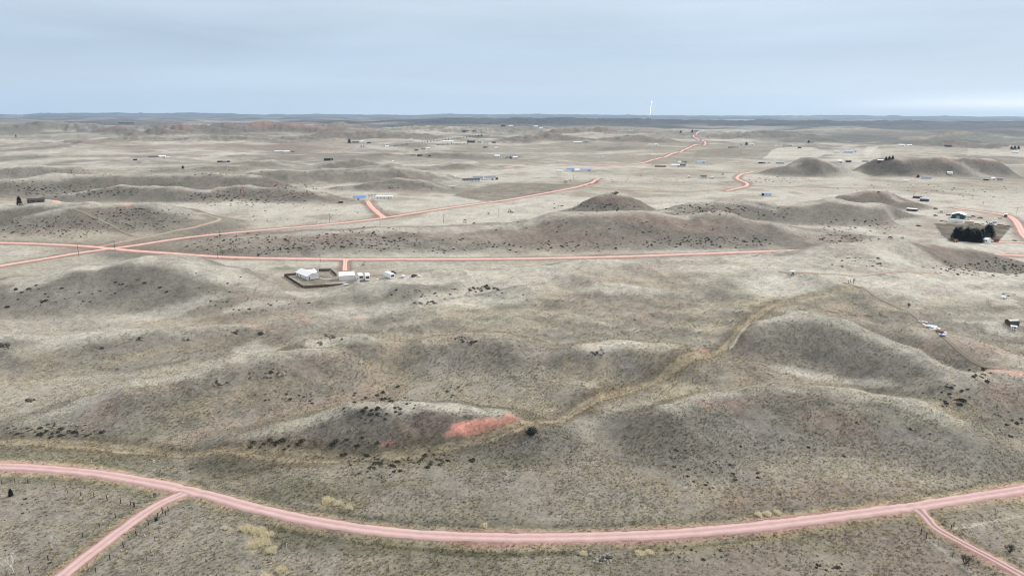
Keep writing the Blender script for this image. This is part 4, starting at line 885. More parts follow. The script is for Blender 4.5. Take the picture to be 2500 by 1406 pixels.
camper("white motorhome showing its dark rear window, second vehicle from the garage", 897, 683.5, 92, 8.8, 2.9, 3.9)
camper("white travel trailer parked alone at a slant right of the garage", 950, 679, 116, 10.0, 2.9, 3.7)
pickup("black pickup truck parked behind the slanted travel trailer", 959, 668, 125, DGREY)
car("dark car at the plateau edge right of the slanted travel trailer", 1011, 675, 60, DGREY)
car("small white car parked left of the dark car at the plateau edge", 985, 676, 80, WHITE, L=3.6)
propane("white propane tank lying outside the front of the board fence", 845, 697.5, 8)
c = P(875, 693); t = thing("white_cabinet", "narrow white cabinet standing at the corner of the board fence", "cabinet", c, facing(c, 20)); MB().box(-.75, .75, -.4, .4, 0, 2.2).build("body", OFFW, t); MB().box(-.8, .8, -.46, .46, 2.2, 2.3).build("lid", WHITE, t); MB().box(-.65, .65, -.43, -.4, .1, 2.1).build("door", WHITE, t)
c = P(922, 684); t = thing("low_tank", "low white tank lying on the grass left of the slanted trailer", "tank", c, .3); MB().lathe([(.1, 0), (.75, 0), (.8, .5), (.7, .75), (.2, .85)], 14).build("body", WHITE, t); MB().lathe([(.2, .84), (.2, .95), (.05, .98)], 10).build("lid", OFFW, t)
c = P(1024, 674.5); t = thing("low_tank", "flat white tub at the plateau edge beside the dark car", "tub", c, .1); MB().lathe([(.1, 0), (1.0, 0), (1.1, .45), (.95, .55), (.3, .6)], 14).build("body", WHITE, t); MB().lathe([(.25, .59), (.25, .7), (.05, .72)], 10).build("lid", OFFW, t)
c = P(887, 648.5); t = thing("cattle_feeder", "small dark X-shaped stand on the grass right of the short driveway", "feeder", c, facing(c))
for s in (-1, 1):
    MB().tube((-s * .9, 0, 0), (s * .9, 0, 2.0), .16).build("brace", DGREY, t)
    MB().box(s * .9 - .25, s * .9 + .25, -.3, .3, 0, .5).build("foot", BLACK, t)

# ------------------------------------------------------------------ trees and brush
def branchy(seed, h, spread, levels=4, r0=.12, n0=3, droop=0.0):
    r = np.random.default_rng(seed); m = MB(); tw = MB()
    def grow(p, d, L, rad, lv):
        q = p + d * L; (m if lv >= levels - 1 else tw).tube(p, q, rad, rad * .62, 6 if lv >= levels - 1 else 3)
        if lv == 0: return
        for k in range(r.integers(2, 4) + (1 if lv == levels else 0)):
            nd = d + r.normal(0, spread, 3) + np.array([0, 0, .12 - droop]); nd /= np.linalg.norm(nd); grow(p + d * L * r.uniform(.55, 1), nd, L * r.uniform(.58, .8), rad * .58, lv - 1)
    for k in range(n0):
        d = np.array([r.normal(0, .25), r.normal(0, .25), 1.0]); d /= np.linalg.norm(d); grow(np.array([r.normal(0, .1), r.normal(0, .1), -.1]), d, h * r.uniform(.32, .42), r0, levels)
    return m, tw
def bare_tree(name, label, px, py, h, spread, bark, seed, levels=4, r0=.10, n0=2, cat="tree", group=None):
    c = P(px, py); t = thing(name, label, cat, c, random.uniform(0, 6), group); m, tw = branchy(seed, h, spread, levels, r0, n0); m.build("trunk", bark, t); tw.build("twigs", bark, t); return t
bare_tree("bare_tree", "pale leafless sapling in the lower left corner", 35, 1400, 6.5, .42, PALEBARK, 1, 5, .13, 3)
bare_tree("bare_tree", "thin pale leafless sapling beside the fence at lower left", 131, 1338, 4.2, .40, PALEBARK, 2, 5, .07, 4)
bare_tree("bare_bush", "dark leafless bush between the two-track driveway and its fence", 2357, 1376, 3.2, .5, BARK, 3, 5, .08, 8, "bush")
bare_tree("bare_bush", "dark leafless bush in the grey field at lower right", 2465, 1347, 2.8, .55, BARK, 4, 5, .08, 9, "bush")
bare_tree("bare_tree", "bare pale tree inside the fenced yard between house and garage", 803, 672, 5.0, .42, PALEBARK, 5, 4, .09, 2)
bare_tree("bare_bush", "round brown bush beside the worn trail above the scrap heap", 2219, 749, 2.6, .6, BARK, 6, 5, .06, 8, "bush")
bare_tree("bare_tree", "lone dark tree standing on the plateau near the crest track", 2084, 692, 3.4, .45, BARK, 7, 5, .1, 3)
def conifer(seed, h, w, n=420, narrow=False):
    """trunk and a crown of many needle sprays"""
    r = np.random.default_rng(seed); V = []; Fc = []
    for k in range(n):
        u = r.uniform(.08, 1) ** .9; z = h * u; rad = w / 2 * (1 - u) ** (.75 if not narrow else 1) * (1.0 if u > .2 else .75 + u) * r.uniform(.35, 1.08) + .05; t = r.uniform(0, 6.283) + .4 * math.sin(z * 3)
        c = np.array([rad * math.cos(t), rad * math.sin(t), z + r.normal(0, .12)]); out = np.array([math.cos(t), math.sin(t), r.uniform(-.35, .35)]); sd_ = np.array([-math.sin(t), math.cos(t), r.uniform(-.3, .3)]); s = w * r.uniform(.07, .14); i = len(V)
        V += [c + out * s * 1.5, c - out * s * .6 + sd_ * s * .8, c - out * s * .6 - sd_ * s * .8]; Fc.append((i, i + 1, i + 2))
    return V, Fc
CON = [conifer(10 + k, 1, .62, 1000) for k in range(4)]
CONM = []
def conifer_tree(label, px, py, h, w, group=None, k=0, name="conifer_tree"):
    c = P(px, py); t = thing(name, label, "tree", c, random.uniform(0, 6), group)
    while len(CONM) <= k: o = mesh_obj("crown_shape", *CON[len(CONM) % 4], CONIF); CONM.append(o.data); bpy.data.objects.remove(o)
    o = bpy.data.objects.new("crown", CONM[k]); COL.objects.link(o); o.parent = t; o.scale = (w / .62, w / .62, h)
    MB().tube((0, 0, -.3), (0, 0, h * .75), .03 * h, .01 * h, 7).build("trunk", BARK, t); return t
ROWX = [2330, 2339, 2348, 2357, 2366, 2375, 2384, 2393]; ROWN = ["first", "second", "third", "fourth", "fifth", "sixth", "seventh", "last"]
for k, (x, nm) in enumerate(zip(ROWX, ROWN)):
    conifer_tree(f"dark conifer, {nm} from the left in the tree row by the green barn field", x + 1, 585 + k * .7, random.uniform(9.0, 10.5), 7.5, "conifer row", k % 4)
for k, (x, y, nm) in enumerate(((2345, 588, "left"), (2372, 591, "middle"), (2388, 592, "right"))):
    conifer_tree(f"dark conifer in front of the tree row, {nm} one of three", x, y, 8.6, 7.0, "conifer row", (k + 1) % 4)
conifer_tree("big round dark conifer standing apart right of the tree row", 2411, 580, 10.5, 12.0, k=2)
conifer_tree("lone dark conifer beside the dark-roofed house on the left hill", 48, 500.5, 7.5, 5.5, k=1)
conifer_tree("small juniper growing in the fenced pasture at lower left", 27, 1210, 2.0, 1.3, k=3)
c_ = P(1298, 1057); 
V, Fc = leafy(900, 150, 1.0, 1.0, .2)
o = mesh_obj("juniper_bush", V, Fc, CONIF); o.location = tuple(c_); o.scale = (2.0, 1.8, 1.9); tag(o, "big round dark juniper bush at the right end of the red bank", "bush")

# ------------------------------------------------------------------ fences and posts near the roads
def post_fence(label, pix, h=1.5, r=.11, name="wire_fence", m=WOOD, wires=(.45, .8, 1.15), lean=.05):
    pts = [P(*p) for p in pix]; o0 = pts[0]; t = thing(name, label, "fence", o0)
    for q in pts:
        hh = h * random.uniform(.88, 1.12)
        MB().tube((q[0] - o0[0], q[1] - o0[1], q[2] - o0[2] - .3), (q[0] - o0[0] + random.gauss(0, lean), q[1] - o0[1] + random.gauss(0, lean), q[2] - o0[2] + hh), r * random.uniform(.85, 1.2), n=7).build("post", m, t)
    for z in wires:
        wv = MB()
        for a, b in zip(pts[:-1], pts[1:]): wv.tube(a - o0 + (0, 0, z), b - o0 + (0, 0, z), .004, n=3)
        wv.build("wire", GALV, t)
    return t
post_fence("wire fence with dark posts along the upper edge of the lower left pasture", [(5, 1181), (37, 1179), (69, 1181), (135, 1190), (165, 1203), (197, 1210), (230, 1214), (262, 1221), (295, 1229)])
post_fence("wire fence with dark posts along the left side of the pale side road", [(328, 1238), (282, 1264), (243, 1286), (202, 1311), (118, 1367), (72, 1397), (20, 1430)], 1.6, .12)
post_fence("wire fence with dark posts along the right side of the pale side road", [(411, 1247), (397, 1252), (363, 1281), (333, 1308), (302, 1335), (269, 1366), (234, 1397), (205, 1425)], 1.6, .12)
post_fence("thin wire fence running down through the grass right of the side road", [(397, 1277), (389, 1300), (379, 1322), (368, 1350), (358, 1368), (345, 1396)], 1.5, .07)
post_fence("wire fence running down from the timber brace at lower right", [(2262, 1315), (2290, 1335), (2325, 1362), (2362, 1390), (2400, 1420)], 1.3, .05)
post_fence("wire fence along the plateau crest at right", [(2315, 660), (2330, 664), (2345, 668), (2358, 672)], 1.4, .09)
def brace(label, pa, pb, h=1.7, extra=None):
    a, b = P(*pa), P(*pb); t = thing("timber_brace", label, "fence brace", a); d = b - a
    for q in (np.zeros(3), d): MB().tube(q + (0, 0, -.3), q + (0, 0, h), .11, n=8).build("post", WOOD, t)
    MB().tube((0, 0, h * .78), d + (0, 0, h * .82), .07, n=7).build("rail", WOOD, t); MB().tube((0, 0, .15), d + (0, 0, h * .75), .02, n=4).build("brace_wire", GALV, t)
    if extra is not None:
        e = P(*extra) - a; MB().tube(e + (0, 0, -.3), e + (0, 0, h), .11, n=8).build("post", WOOD, t); MB().tube(d + (0, 0, h * .8), e + (0, 0, h * .8), .07, n=7).build("rail", WOOD, t)
    return t
brace("dark timber H-brace beside the two-track driveway at lower right", (2248, 1304), (2261, 1314), 1.9)
brace("timber corner brace right of the pale side road junction", (386, 1263), (397, 1252), 1.6, (405, 1258))
brace("timber corner brace left of the pale side road junction", (319, 1233), (329, 1236), 1.5)
brace("small timber brace across the two-track driveway from the H-brace", (2322, 1290), (2328, 1284), 1.3)
c = P(381.5, 1270); t = thing("barrel", "black barrel standing at the corner brace by the side road", "barrel", c); MB().lathe([(.38, 0), (.42, .05), (.42, .3), (.44, .33), (.42, .36), (.42, .85), (.40, .92)], 16).build("body", BLACK, t); MB().lathe([(.30, .92), (.30, .94), (.05, .95)], 12).build("lid", DGREY, t)
c = P(378, 1140); t = thing("road_sign", "white square road sign on a thin post above the foreground road", "sign", c, facing(c, 12)); MB().tube((0, 0, -.3), (0, 0, 2.5), .035, n=6).build("post", GALV, t); MB().box(-.4, .4, -.06, -.03, 1.85, 2.6).build("sign_panel", WHITE, t); MB().box(-.3, .3, -.068, -.06, 2.05, 2.25).build("grey_mark", GALV, t)
for lab, px, py, h in (("slim white marker post on the verge left of the road sign", 224, 1130, 1.1), ("slim white marker post in the grass above the road curve", 717, 1184, 1.2), ("slim white marker post beside the tall tan grass", 700, 1335, 1.4), ("slim dark stake standing on the bench of the old trail", 1581, 949, 2.3)):
    c = P(px, py); t = thing("marker_post", lab, "post", c); mm = WOOD if "dark" in lab else WHITE; MB().tube((0, 0, -.3), (0, 0, h * .85), .05, n=7).build("shaft", mm, t); MB().tube((0, 0, h * .85), (0, 0, h), .056, .03, n=7).build("cap", mm, t)

# ------------------------------------------------------------------ tall tan grass clumps (each its own plant)
def grass_clump(label, px, py, w, h, seed, group=None):
    r = np.random.default_rng(seed); c = P(px, py); V = []; Fc = []; w *= 1.2
    n = int(330 * max(1, w / 2))
    for k in range(n):
        t = r.uniform(0, 6.283); q = math.sqrt(r.random()) * w / 2 * (.8 + .22 * math.sin(3 * t + seed) + .14 * math.sin(7 * t + 2 * seed)); b = np.array([q * math.cos(t), q * math.sin(t), -.05]); b[2] += float(zat(c[0] + b[0], c[1] + b[1])[0]) - c[2]
        ln_ = h * r.uniform(.35, 1.15) * (1 - .35 * (2 * q / w) ** 2); tip = b + np.array([r.normal(0, .22) * ln_ + .2 * math.cos(t) * q / w, r.normal(0, .22) * ln_ + .2 * math.sin(t) * q / w, ln_]); a2 = r.uniform(0, 6.28); s = np.array([math.cos(a2), math.sin(a2), 0]) * .06; i = len(V)
        V += [b + s, b - s, tip]; Fc.append((i, i + 1, i + 2))
    o = mesh_obj("grass_clump", V, Fc, TANG); o.location = tuple(c); return tag(o, label, "tall grass", group)
for k, (px, py, w, h, words) in enumerate([(600, 1292, 3.4, 1.3, "top left of the large tan patch"), (628, 1298, 4.0, 1.4, "top of the large tan patch"), (650, 1308, 3.6, 1.4, "right of the large tan patch"), (638, 1326, 4.4, 1.3, "middle of the large tan patch"),
        (612, 1334, 2.6, 1.0, "left of the large tan patch"), (662, 1345, 3.2, 1.1, "bottom of the large tan patch"), (549, 1290, 1.4, .9, "small clump left of the large tan patch"), (686, 1394, 2.6, 1.3, "round clump below the large tan patch"), (650, 1412, 3.0, 1.2, "clump cut by the bottom edge"),
        (800, 1222, 3.8, 1.1, "left end of the tan strip above the road"), (826, 1230, 3.2, 1.0, "middle of the tan strip above the road"), (852, 1240, 2.4, .9, "right end of the tan strip above the road"), (1182, 1284, 2.0, .9, "single clump on the verge above the road"),
        (1852, 1258, 2.0, 1.2, "left of three clumps on the right verge"), (1873, 1256, 2.2, 1.2, "middle of three clumps on the right verge"), (1898, 1253, 1.8, 1.1, "right of three clumps on the right verge"), (1562, 1352, 2.6, 1.0, "left clump below the middle of the road"), (1585, 1350, 2.2, 1.0, "right clump below the middle of the road"), (1425, 1352, 2.2, .8, "clump below the red wash of the road")]):
    grass_clump("tall tan grass, " + words, px, py, w, h, 300 + k, "tall tan grass clumps")

# ------------------------------------------------------------------ rock outcrops
def rock_mesh(seed):
    r = np.random.default_rng(seed); V = []; n = 7
    for z, q in ((-.3, .9), (.15, 1.0), (.5, .8), (.72, .45)):
        for k in range(n): a = 2 * math.pi * (k + r.uniform(-.25, .25)) / n; w = q * r.uniform(.72, 1.12); V.append((w * math.cos(a), w * math.sin(a), z + r.uniform(-.09, .09)))
    Fc = [(i * n + k, i * n + (k + 1) % n, (i + 1) * n + (k + 1) % n, (i + 1) * n + k) for i in range(3) for k in range(n)] + [tuple(range(3 * n, 4 * n))]
    return V, Fc
RK = {}
for k in range(5):
    for mm in (ROCKM, DROCK): o = mesh_obj("rock_shape", *rock_mesh(40 + k), mm); RK[(k, mm.name)] = o.data; bpy.data.objects.remove(o)
def outcrop(label, px, py, rx, n, size, mm, ry=None):
    c = P(px, py); t = thing("rock_outcrop", label, "rocks", c)
    for k in range(n):
        q = P(px + random.gauss(0, rx * .5), py + random.gauss(0, (ry or rx * .35) * .5)); o = bpy.data.objects.new("rock", RK[(k % 5, (mm if random.random() < .7 else (DROCK if mm is ROCKM else ROCKM)).name)]); COL.objects.link(o); o.parent = t
        s = size * 1.25 * random.uniform(.45, 1.3); o.location = tuple(q - c); o.scale = (s, s * random.uniform(.6, 1), s * random.uniform(.6, 1.1)); o.rotation_euler = (random.uniform(-.2, .2), random.uniform(-.2, .2), random.uniform(0, 6))
    return t
for a in [("pale broken rock outcrop with dark gaps on the left slope", 688, 912, 14, 14, .8, ROCKM), ("small pale rock outcrop left of the broken one", 542, 935, 16, 12, .6, ROCKM), ("low rocks scattered between the two pale outcrops", 650, 918, 14, 8, .6, ROCKM), ("dark rock knob on the slope below the left ridge crest", 637, 813, 8, 7, 1.1, DROCK),
          ("dark rock knob left of the ridge end", 575, 812, 9, 7, 1.0, DROCK), ("dark arched rock ledge on the round knoll", 812, 822, 22, 18, .8, DROCK), ("lower dark rocks at the left foot of the arched ledge", 785, 838, 8, 7, .8, DROCK), ("dark rock ledge on the plateau slope right of the knoll", 1122, 826, 18, 14, .7, DROCK),
          ("dark rocks just right of the plateau ledge", 1152, 836, 10, 7, .7, DROCK), ("black rock lump at the left edge", 12, 846, 16, 11, 1.1, DROCK), ("dark rock pair in the middle of the left ridge", 455, 829, 9, 6, .9, DROCK), ("small dark rocks left on the left ridge", 342, 829, 10, 6, .8, DROCK), ("small lone dark rock low on the left ridge", 249, 851, 5, 3, .8, DROCK),
          ("pale rocky knob on the slope left of the old trail", 1462, 861, 16, 12, .7, ROCKM), ("pale boulder pile near the side road junction", 373, 1209, 10, 10, .45, ROCKM, 6), ("cluster of grey boulders below the road at the red wash", 1470, 1360, 38, 26, .55, ROCKM, 16), ("dark scattered rocks low on the left slope", 78, 976, 14, 9, .8, DROCK),
          ("dark broken rim rock along the plateau back edge", 1180, 705, 55, 24, .9, DROCK, 7), ("dark broken rim rock left along the plateau back edge", 1040, 742, 45, 18, .9, DROCK, 7), ("red rocks on the summit of the pointed hill", 1500, 471, 9, 9, 1.4, DROCK, 3)]:
    outcrop(*a)

# ------------------------------------------------------------------ utility poles
def util_pole(label, px, py, hpx, arm=True):
    c = P(px, py); h = hpx * c[1] / F * 1.03
    t = thing("utility_pole", label, "pole", c, facing(c, 25), "utility poles along the roads")
    MB().tube((0, 0, -.5), (0, 0, h), .17, .11, n=8).build("shaft", STEEL, t)
    if arm:
        MB().box(-1.2, 1.2, -.07, .07, h - .75, h - .6).build("crossarm", STEEL, t)
        for x in (-1.05, 0, 1.05): MB().lathe([(.05, h - .6), (.07, h - .5), (.03, h - .4)], 8, x, 0).build("insulator", GALV, t)
    return t
for lab, px, py, hp in [("tall utility pole nearest the crossroads, left of the junction", 193, 626, 31), ("utility pole standing in the middle of the crossroads", 281, 611, 24), ("utility pole right of the crossroads on the near side of the lower road", 532, 630, 26), ("utility pole beyond the upper road above the crossroads hill", 537, 583, 27),
        ("utility pole beside the upper road above the long dark hill", 805, 543, 22), ("utility pole at the foot of the blue barn driveway", 928, 549, 19), ("utility pole in the flat before the cattle", 1083, 545, 21), ("utility pole by the road behind the white house", 782, 641, 22), ("utility pole beside the flatbed machinery", 1218, 530, 20),
        ("utility pole on the pale flat right of the pointed hill", 1728, 475, 13), ("utility pole at right beside the pink road bend", 2482, 520, 14), ("thin utility pole on the field above the green barn", 2400, 502, 10)]:
    util_pole(lab, px, py, hp)

# ------------------------------------------------------------------ livestock
COWM = mat("black_hide", (.014, .013, .012), .8, .3); HORSEM = mat("dark_bay_hide", (.03, .018, .012), .75, .3)
def beast(label, px, py, yaw, m, name, cat, L=2.3, h=1.45, graze=True, group=None):
    """one skinned body: trunk, neck, head, legs with hocks, tail"""
    c = P(px, py); hb = h * .62
    pts = [(-L * .36, 0, hb + .12 * h), (-L * .1, 0, hb + .08 * h), (L * .16, 0, hb + .1 * h), (L * .32, 0, hb + .16 * h)]
    pts += [(L * .48, 0, hb + (-.12 if graze else .34) * h), (L * .60, 0, (.10 if graze else hb / h + .42) * h), (L * .70, 0, (.03 if graze else hb / h + .28) * h + .05)]
    ed = [(0, 1), (1, 2), (2, 3), (3, 4), (4, 5), (5, 6)]; rad = [.24 * h, .27 * h, .26 * h, .2 * h, .13 * h, .11 * h, .07 * h]
    for s in (-1, 1):
        i = len(pts); pts += [(L * .28, s * .15 * h, hb - .1 * h), (L * .27, s * .15 * h, .3 * h), (L * .29, s * .15 * h, .02)]; ed += [(3, i), (i, i + 1), (i + 1, i + 2)]; rad += [.11 * h, .06 * h, .05 * h]
        i = len(pts); pts += [(-L * .30, s * .16 * h, hb - .08 * h), (-L * .40, s * .16 * h, .34 * h), (-L * .37, s * .16 * h, .02)]; ed += [(0, i), (i, i + 1), (i + 1, i + 2)]; rad += [.14 * h, .065 * h, .05 * h]
    i = len(pts); pts += [(-L * .5, 0, hb + .05 * h), (-L * .52, 0, .3 * h)]; ed += [(0, i), (i, i + 1)]; rad += [.04 * h, .03 * h]
    for s in (-1, 1): j = len(pts); pts += [(pts[5][0] - .06, s * .2 * h, pts[5][2] + .05 * h)]; ed += [(5, j)]; rad += [.03 * h]
    me = bpy.data.meshes.new(name); me.from_pydata(pts, ed, []); o = bpy.data.objects.new(name, me); COL.objects.link(o)
    sk = o.modifiers.new("skin", 'SKIN'); me.skin_vertices
    if not me.skin_vertices: pass
    o.modifiers.new("sub", 'SUBSURF').levels = 1; o.modifiers["sub"].render_levels = 1
    lay_ = me.skin_vertices[0].data if me.skin_vertices else None
    if lay_ is not None:
        for v_, r_ in zip(lay_, rad): v_.radius = (r_, r_)
        lay_[1].use_root = True
    me.materials.append(m); o.location = tuple(c); o.rotation_euler = (0, 0, facing(c, yaw)); return tag(o, label, cat, group)
bm_me = bpy.data.meshes.new("tmp")
for lab, px, py, yaw, g in [("black cow standing at the back of the small herd", 1134.5, 539.5, 20, False), ("black cow grazing at the front of the small herd", 1136.5, 545, -10, True), ("small black calf at the left of the herd", 1131.5, 544, 150, True), ("small black calf right of the standing cow", 1139.5, 539.5, 60, False), ("lone black cow grazing right of the herd", 1157.5, 547, 170, True)]:
    beast(lab, px, py, yaw, COWM, "cow", "cow", 1.7 if "calf" in lab else 2.5, 1.0 if "calf" in lab else 1.5, g, "black cattle on the flat")
for lab, px, py, yaw in [("dark horse grazing left of the other in the right valley", 2173, 582.5, 10), ("dark horse grazing right of the other in the right valley", 2203, 582.5, 195)]:
    beast(lab, px, py, yaw, HORSEM, "horse", "horse", 2.4, 1.6, True, "horses grazing")

# ------------------------------------------------------------------ blue-roofed barn place
building("white barn with bright blue metal roof at the end of the coral driveway", 882, 489, 27, 9, 3.6, 2.0, WHITE, BROOF, 28, cat="barn", name="barn", door=-.3)
building("long white mobile home right of the blue-roofed barn", 938, 485.5, 42, 5, 3.0, .9, WHITE, WROOF, -6, cat="mobile home", name="mobile_home", win=5, door=.25)
pickup("white pickup truck parked between the blue-roofed barn and the mobile home", 911, 487, 15, WHITE)
building("small grey shed with pale roof left of the blue-roofed barn", 833, 496, 10, 3.5, 2.2, .6, DGREY, GROOF, 15, cat="shed", name="shed")
for k, (x, y) in enumerate(((901, 482), (908, 481), (915, 481))): bare_tree("bare_tree", "leafless dark yard tree between blue barn and mobile home, " + ("left", "middle", "right")[k] + " of three", x, y, 5.5, .45, BARK, 20 + k, 4, .12, 3)
c = P(898, 477); t = thing("satellite_dish", "white satellite dish behind the blue-roofed barn", "dish", c, facing(c)); MB().tube((0, 0, 0), (0, 0, 2.2), .06).build("mast", GALV, t); MB().lathe([(.1, 2.2), (.9, 2.5), (1.1, 2.8)], 14).build("reflector", WHITE, t)
# dark-roofed house on the left hill
building("low dark-roofed house half hidden on the left hilltop", 88, 495, 42, 9, 2.6, 1.4, mat("brown_log", (.09, .075, .06), .9, .3), mat("charcoal_shingle", (.055, .05, .05), .9, .25), -4, win=3)

# ------------------------------------------------------------------ flatbed machinery on the flat
c = P(1247, 519); t = thing("flatbed_trailer", "pale flatbed trailer with hoops and wheels on the bare flat", "trailer", c, facing(c, -18))
MB().box(-3.6, 3.6, -1.2, 1.2, 1.0, 1.25).build("deck", OFFW, t); MB().box(1.2, 3.4, -1.1, 1.1, 1.25, 2.2, .1, .1).build("engine_box", OFFW, t); MB().box(-1.0, .6, -.9, .9, 1.25, 2.0, .2, .1).build("winch", DGREY, t)
for x in (-2.4, -.9):
    MB().tube((x, -1.0, 1.2), (x, -.8, 3.9), .12).tube((x, -.8, 3.9), (x, .8, 3.9), .12).tube((x, .8, 3.9), (x, 1.0, 1.2), .12).build("hoop", DGREY, t)
wheels(t, (-2.6, .4, 2.6), (-1.2, 1.2), .6, .35)
bare_tree("bare_bush", "brown leafless thicket left of the flatbed machinery", 1192, 523, 2.6, .6, BARK, 31, 5, .06, 9, "bush")

# ------------------------------------------------------------------ farmstead by the dark field
building("long low white farmhouse with dark roof above the dark field", 1151, 444, 42, 9, 3.0, 2.0, WHITE, DROOF, 8, win=6, door=.05)
building("white farm building with grey roof behind the long farmhouse", 1168, 438.5, 24, 9, 3.2, 2.2, WHITE, GROOF, 8, cat="farm building", name="farm_building")
building("grey-roofed white barn right of the long farmhouse", 1197, 440, 26, 12, 4.2, 2.2, WHITE, GROOF, 5, cat="barn", name="barn", door=.2)
building("small dark lean-to at the right end of the grey-roofed barn", 1213, 439, 6, 4, 2.6, .8, DGREY, DROOF, 0, cat="shed", name="shed")
building("little white hut on the slope left of the long farmhouse", 1112, 435, 5, 3, 2.4, .8, WHITE, WROOF, 0, cat="shed", name="shed")
camper("white stock trailer parked in the grass below the long farmhouse", 1106, 458, 8, 8.5, 2.4, 2.6, cat="trailer")
post_fence("pole fence round the paddock below the long farmhouse", [(1128, 452), (1145, 455), (1160, 457), (1175, 456), (1188, 452), (1200, 448)], 1.5, .12, wires=(.7, 1.2))

# ------------------------------------------------------------------ oil tanks
def oil_tank(label, px, py, wpx, hpx, m=TANW, group=None):
    c = P(px, py); r = wpx * wsc(c) / 2; h = hpx * c[1] / F; t = thing("storage_tank", label, "tank", c, facing(c), group)
    MB().lathe([(r, -.3), (r, h)], 20).build("shell", m, t); MB().lathe([(r * 1.02, h), (r * 1.02, h + .08), (.1, h + r * .18)], 20).build("roof", m, t); MB().box(-.25, .25, -r - .12, -r - .06, 0, h).build("ladder", GALV, t); return t
oil_tank("squat tan storage tank at the end of the tank road", 1382, 447, 10, 7); oil_tank("low white tank beside the vent stack at the tank site", 1394, 441, 7, 3, OFFW)
c = P(1400, 442); t = thing("vent_stack", "slim pale vent stack at the tank site", "stack", c); MB().tube((0, 0, -.3), (0, 0, 9), .7, .55, n=10).build("shaft", OFFW, t); MB().lathe([(.8, 9), (.8, 9.5), (.4, 9.8)], 10).build("cap", GALV, t)
oil_tank("upright white tank on the middle plain left of the far road", 1472, 387, 3, 6, WHITE); oil_tank("small square-looking tan tank beside the sharp pink bend", 1765, 427, 6, 6)
oil_tank("tiny white tank above the sharp pink bend", 1805, 419, 4, 3, WHITE); oil_tank("left of two grey silos on the left plain", 882, 360, 3.5, 4, GALV, "grey silos"); oil_tank("right of two grey silos on the left plain", 888, 360, 3.5, 4, GALV, "grey silos")

# ------------------------------------------------------------------ farm at right: green barn and yard
c0 = P(2338, 534)
building("dark green metal barn with white gabled roof in the cluttered yard", 2338, 535, 33, 16, 4.6, 1.9, GREENW, WROOF, -4, 'y', cat="barn", name="barn", door=.0)
building("open shed with flat white roof on the slope left of the green barn", 2225, 515.5, 25, 7, 2.5, .5, DGREY, WROOF, -14, cat="shed", name="shed")
building("long building with pale roof and dark front above the green barn", 2256, 492, 22, 8, 3.4, 1.0, DGREY, LBLUE, -4, cat="shed", name="shed", win=4)
building("low black shed just behind the long pale-roofed building", 2239, 484.5, 22, 6, 2.2, .5, DGREY, DROOF, -4, cat="shed", name="shed")
camper("large white fifth-wheel camper parked before the green barn", 2333, 543.5, 172, 13, 2.6, 3.6, fifth=True)
building("long tan shed right of the large camper", 2365, 547.5, 22, 5, 3.0, .6, TANW, TANW, -3, cat="shed", name="shed")
pickup("white pickup truck in front of the right side of the green barn", 2361, 536.5, 20, WHITE); pickup("white pickup truck with clutter right of the green barn", 2366, 531.5, 160, OFFW)
car("dark red car on the pink yard behind the green barn", 2376, 529.5, 10, mat("dark_red_paint", (.12, .02, .02), .4, .2)); car("dark car parked at the left of the green barn yard", 2284, 527.5, 5, DGREY); car("dark car beside the track left of the green barn", 2284, 510.5, 30, DGREY)
pickup("dark pickup on the grass behind the yard clutter", 2393, 533.5, 5, DGREY); camper("small white camper at the right end of the clutter row", 2417, 548, 25, 5.5, 2.2, 2.5); camper("small yellowish camper in the clutter row", 2428, 544.5, 0, 5, 2.2, 2.4); car("small white car at the end of the clutter row", 2424, 551.5, 30, WHITE)
building("white-roofed hut beside the pink road at right", 2455, 530, 8, 4, 2.8, .8, RUSTM, WROOF, 0, cat="shed", name="shed"); building("small pale hut left of the green barn", 2298, 519.5, 8, 4, 2.4, .6, TANW, TANW, 0, cat="shed", name="shed")
def junk(label, px, py, s, m, seed, shape=0):
    c = P(px, py); r = np.random.default_rng(seed); t = thing("scrap_pile", label, "scrap", c, r.uniform(0, 6))
    for k in range(6):
        a, b = r.uniform(.3, .9, 2) * s; x, y = r.normal(0, .55, 2) * s; h = r.uniform(.25, .8) * s * .7
        MB().box(x - a, x + a, y - b, y + b, -.1, h, a * r.uniform(0, .5), b * r.uniform(0, .5)).build("scrap_piece", m if k % 3 else (RUSTM if m is not RUSTM else DGREY), t)
    return t
for k, (lab, px, py, s, m) in enumerate([("rusty scrap pile right of the tan shed", 2380, 546.5, 1.5, RUSTM), ("brown scrap pile, second right of the tan shed", 2389, 548, 1.5, BROWN2), ("pale scrap pile in the middle of the clutter row", 2397, 546, 1.6, OFFW), ("dark scrap pile behind the clutter row", 2416, 543, 2.0, DGREY), ("rust-red machine near the end of the clutter row", 2444, 550, 1.9, RUSTM),
        ("rust-brown scrap at the far end of the clutter row", 2459, 553, 1.8, RUSTM), ("dark scrap at the left of the green barn", 2315, 526, 2.0, DGREY), ("rusty wreck lying on the slope below the shed", 2245, 552.5, 2.4, RUSTM), ("dark scrap heap left of the large camper", 2298, 540, 1.5, RUSTM), ("grey scrap by the left end of the large camper", 2309, 541.5, 1.4, DGREY),
        ("dark wreck at the corner of the green barn field", 2477, 588, 1.4, DGREY), ("dark scrap beside the hut at the pink road", 2440, 534, 1.5, RUSTM)]): junk(lab, px, py, s, m, 500 + k)
oil_tank("round red tank with white top left of the conifers", 2332.5, 591, 11.5, 6.5, REDW); c = P(2332.5, 591)
building("low white house partly hidden right of the conifer row", 2404, 593, 13, 8, 3.0, 1.2, WHITE, WROOF, -20, win=2); pickup("white truck with dark windows beside the hidden white house", 2417, 590.5, 10, WHITE)
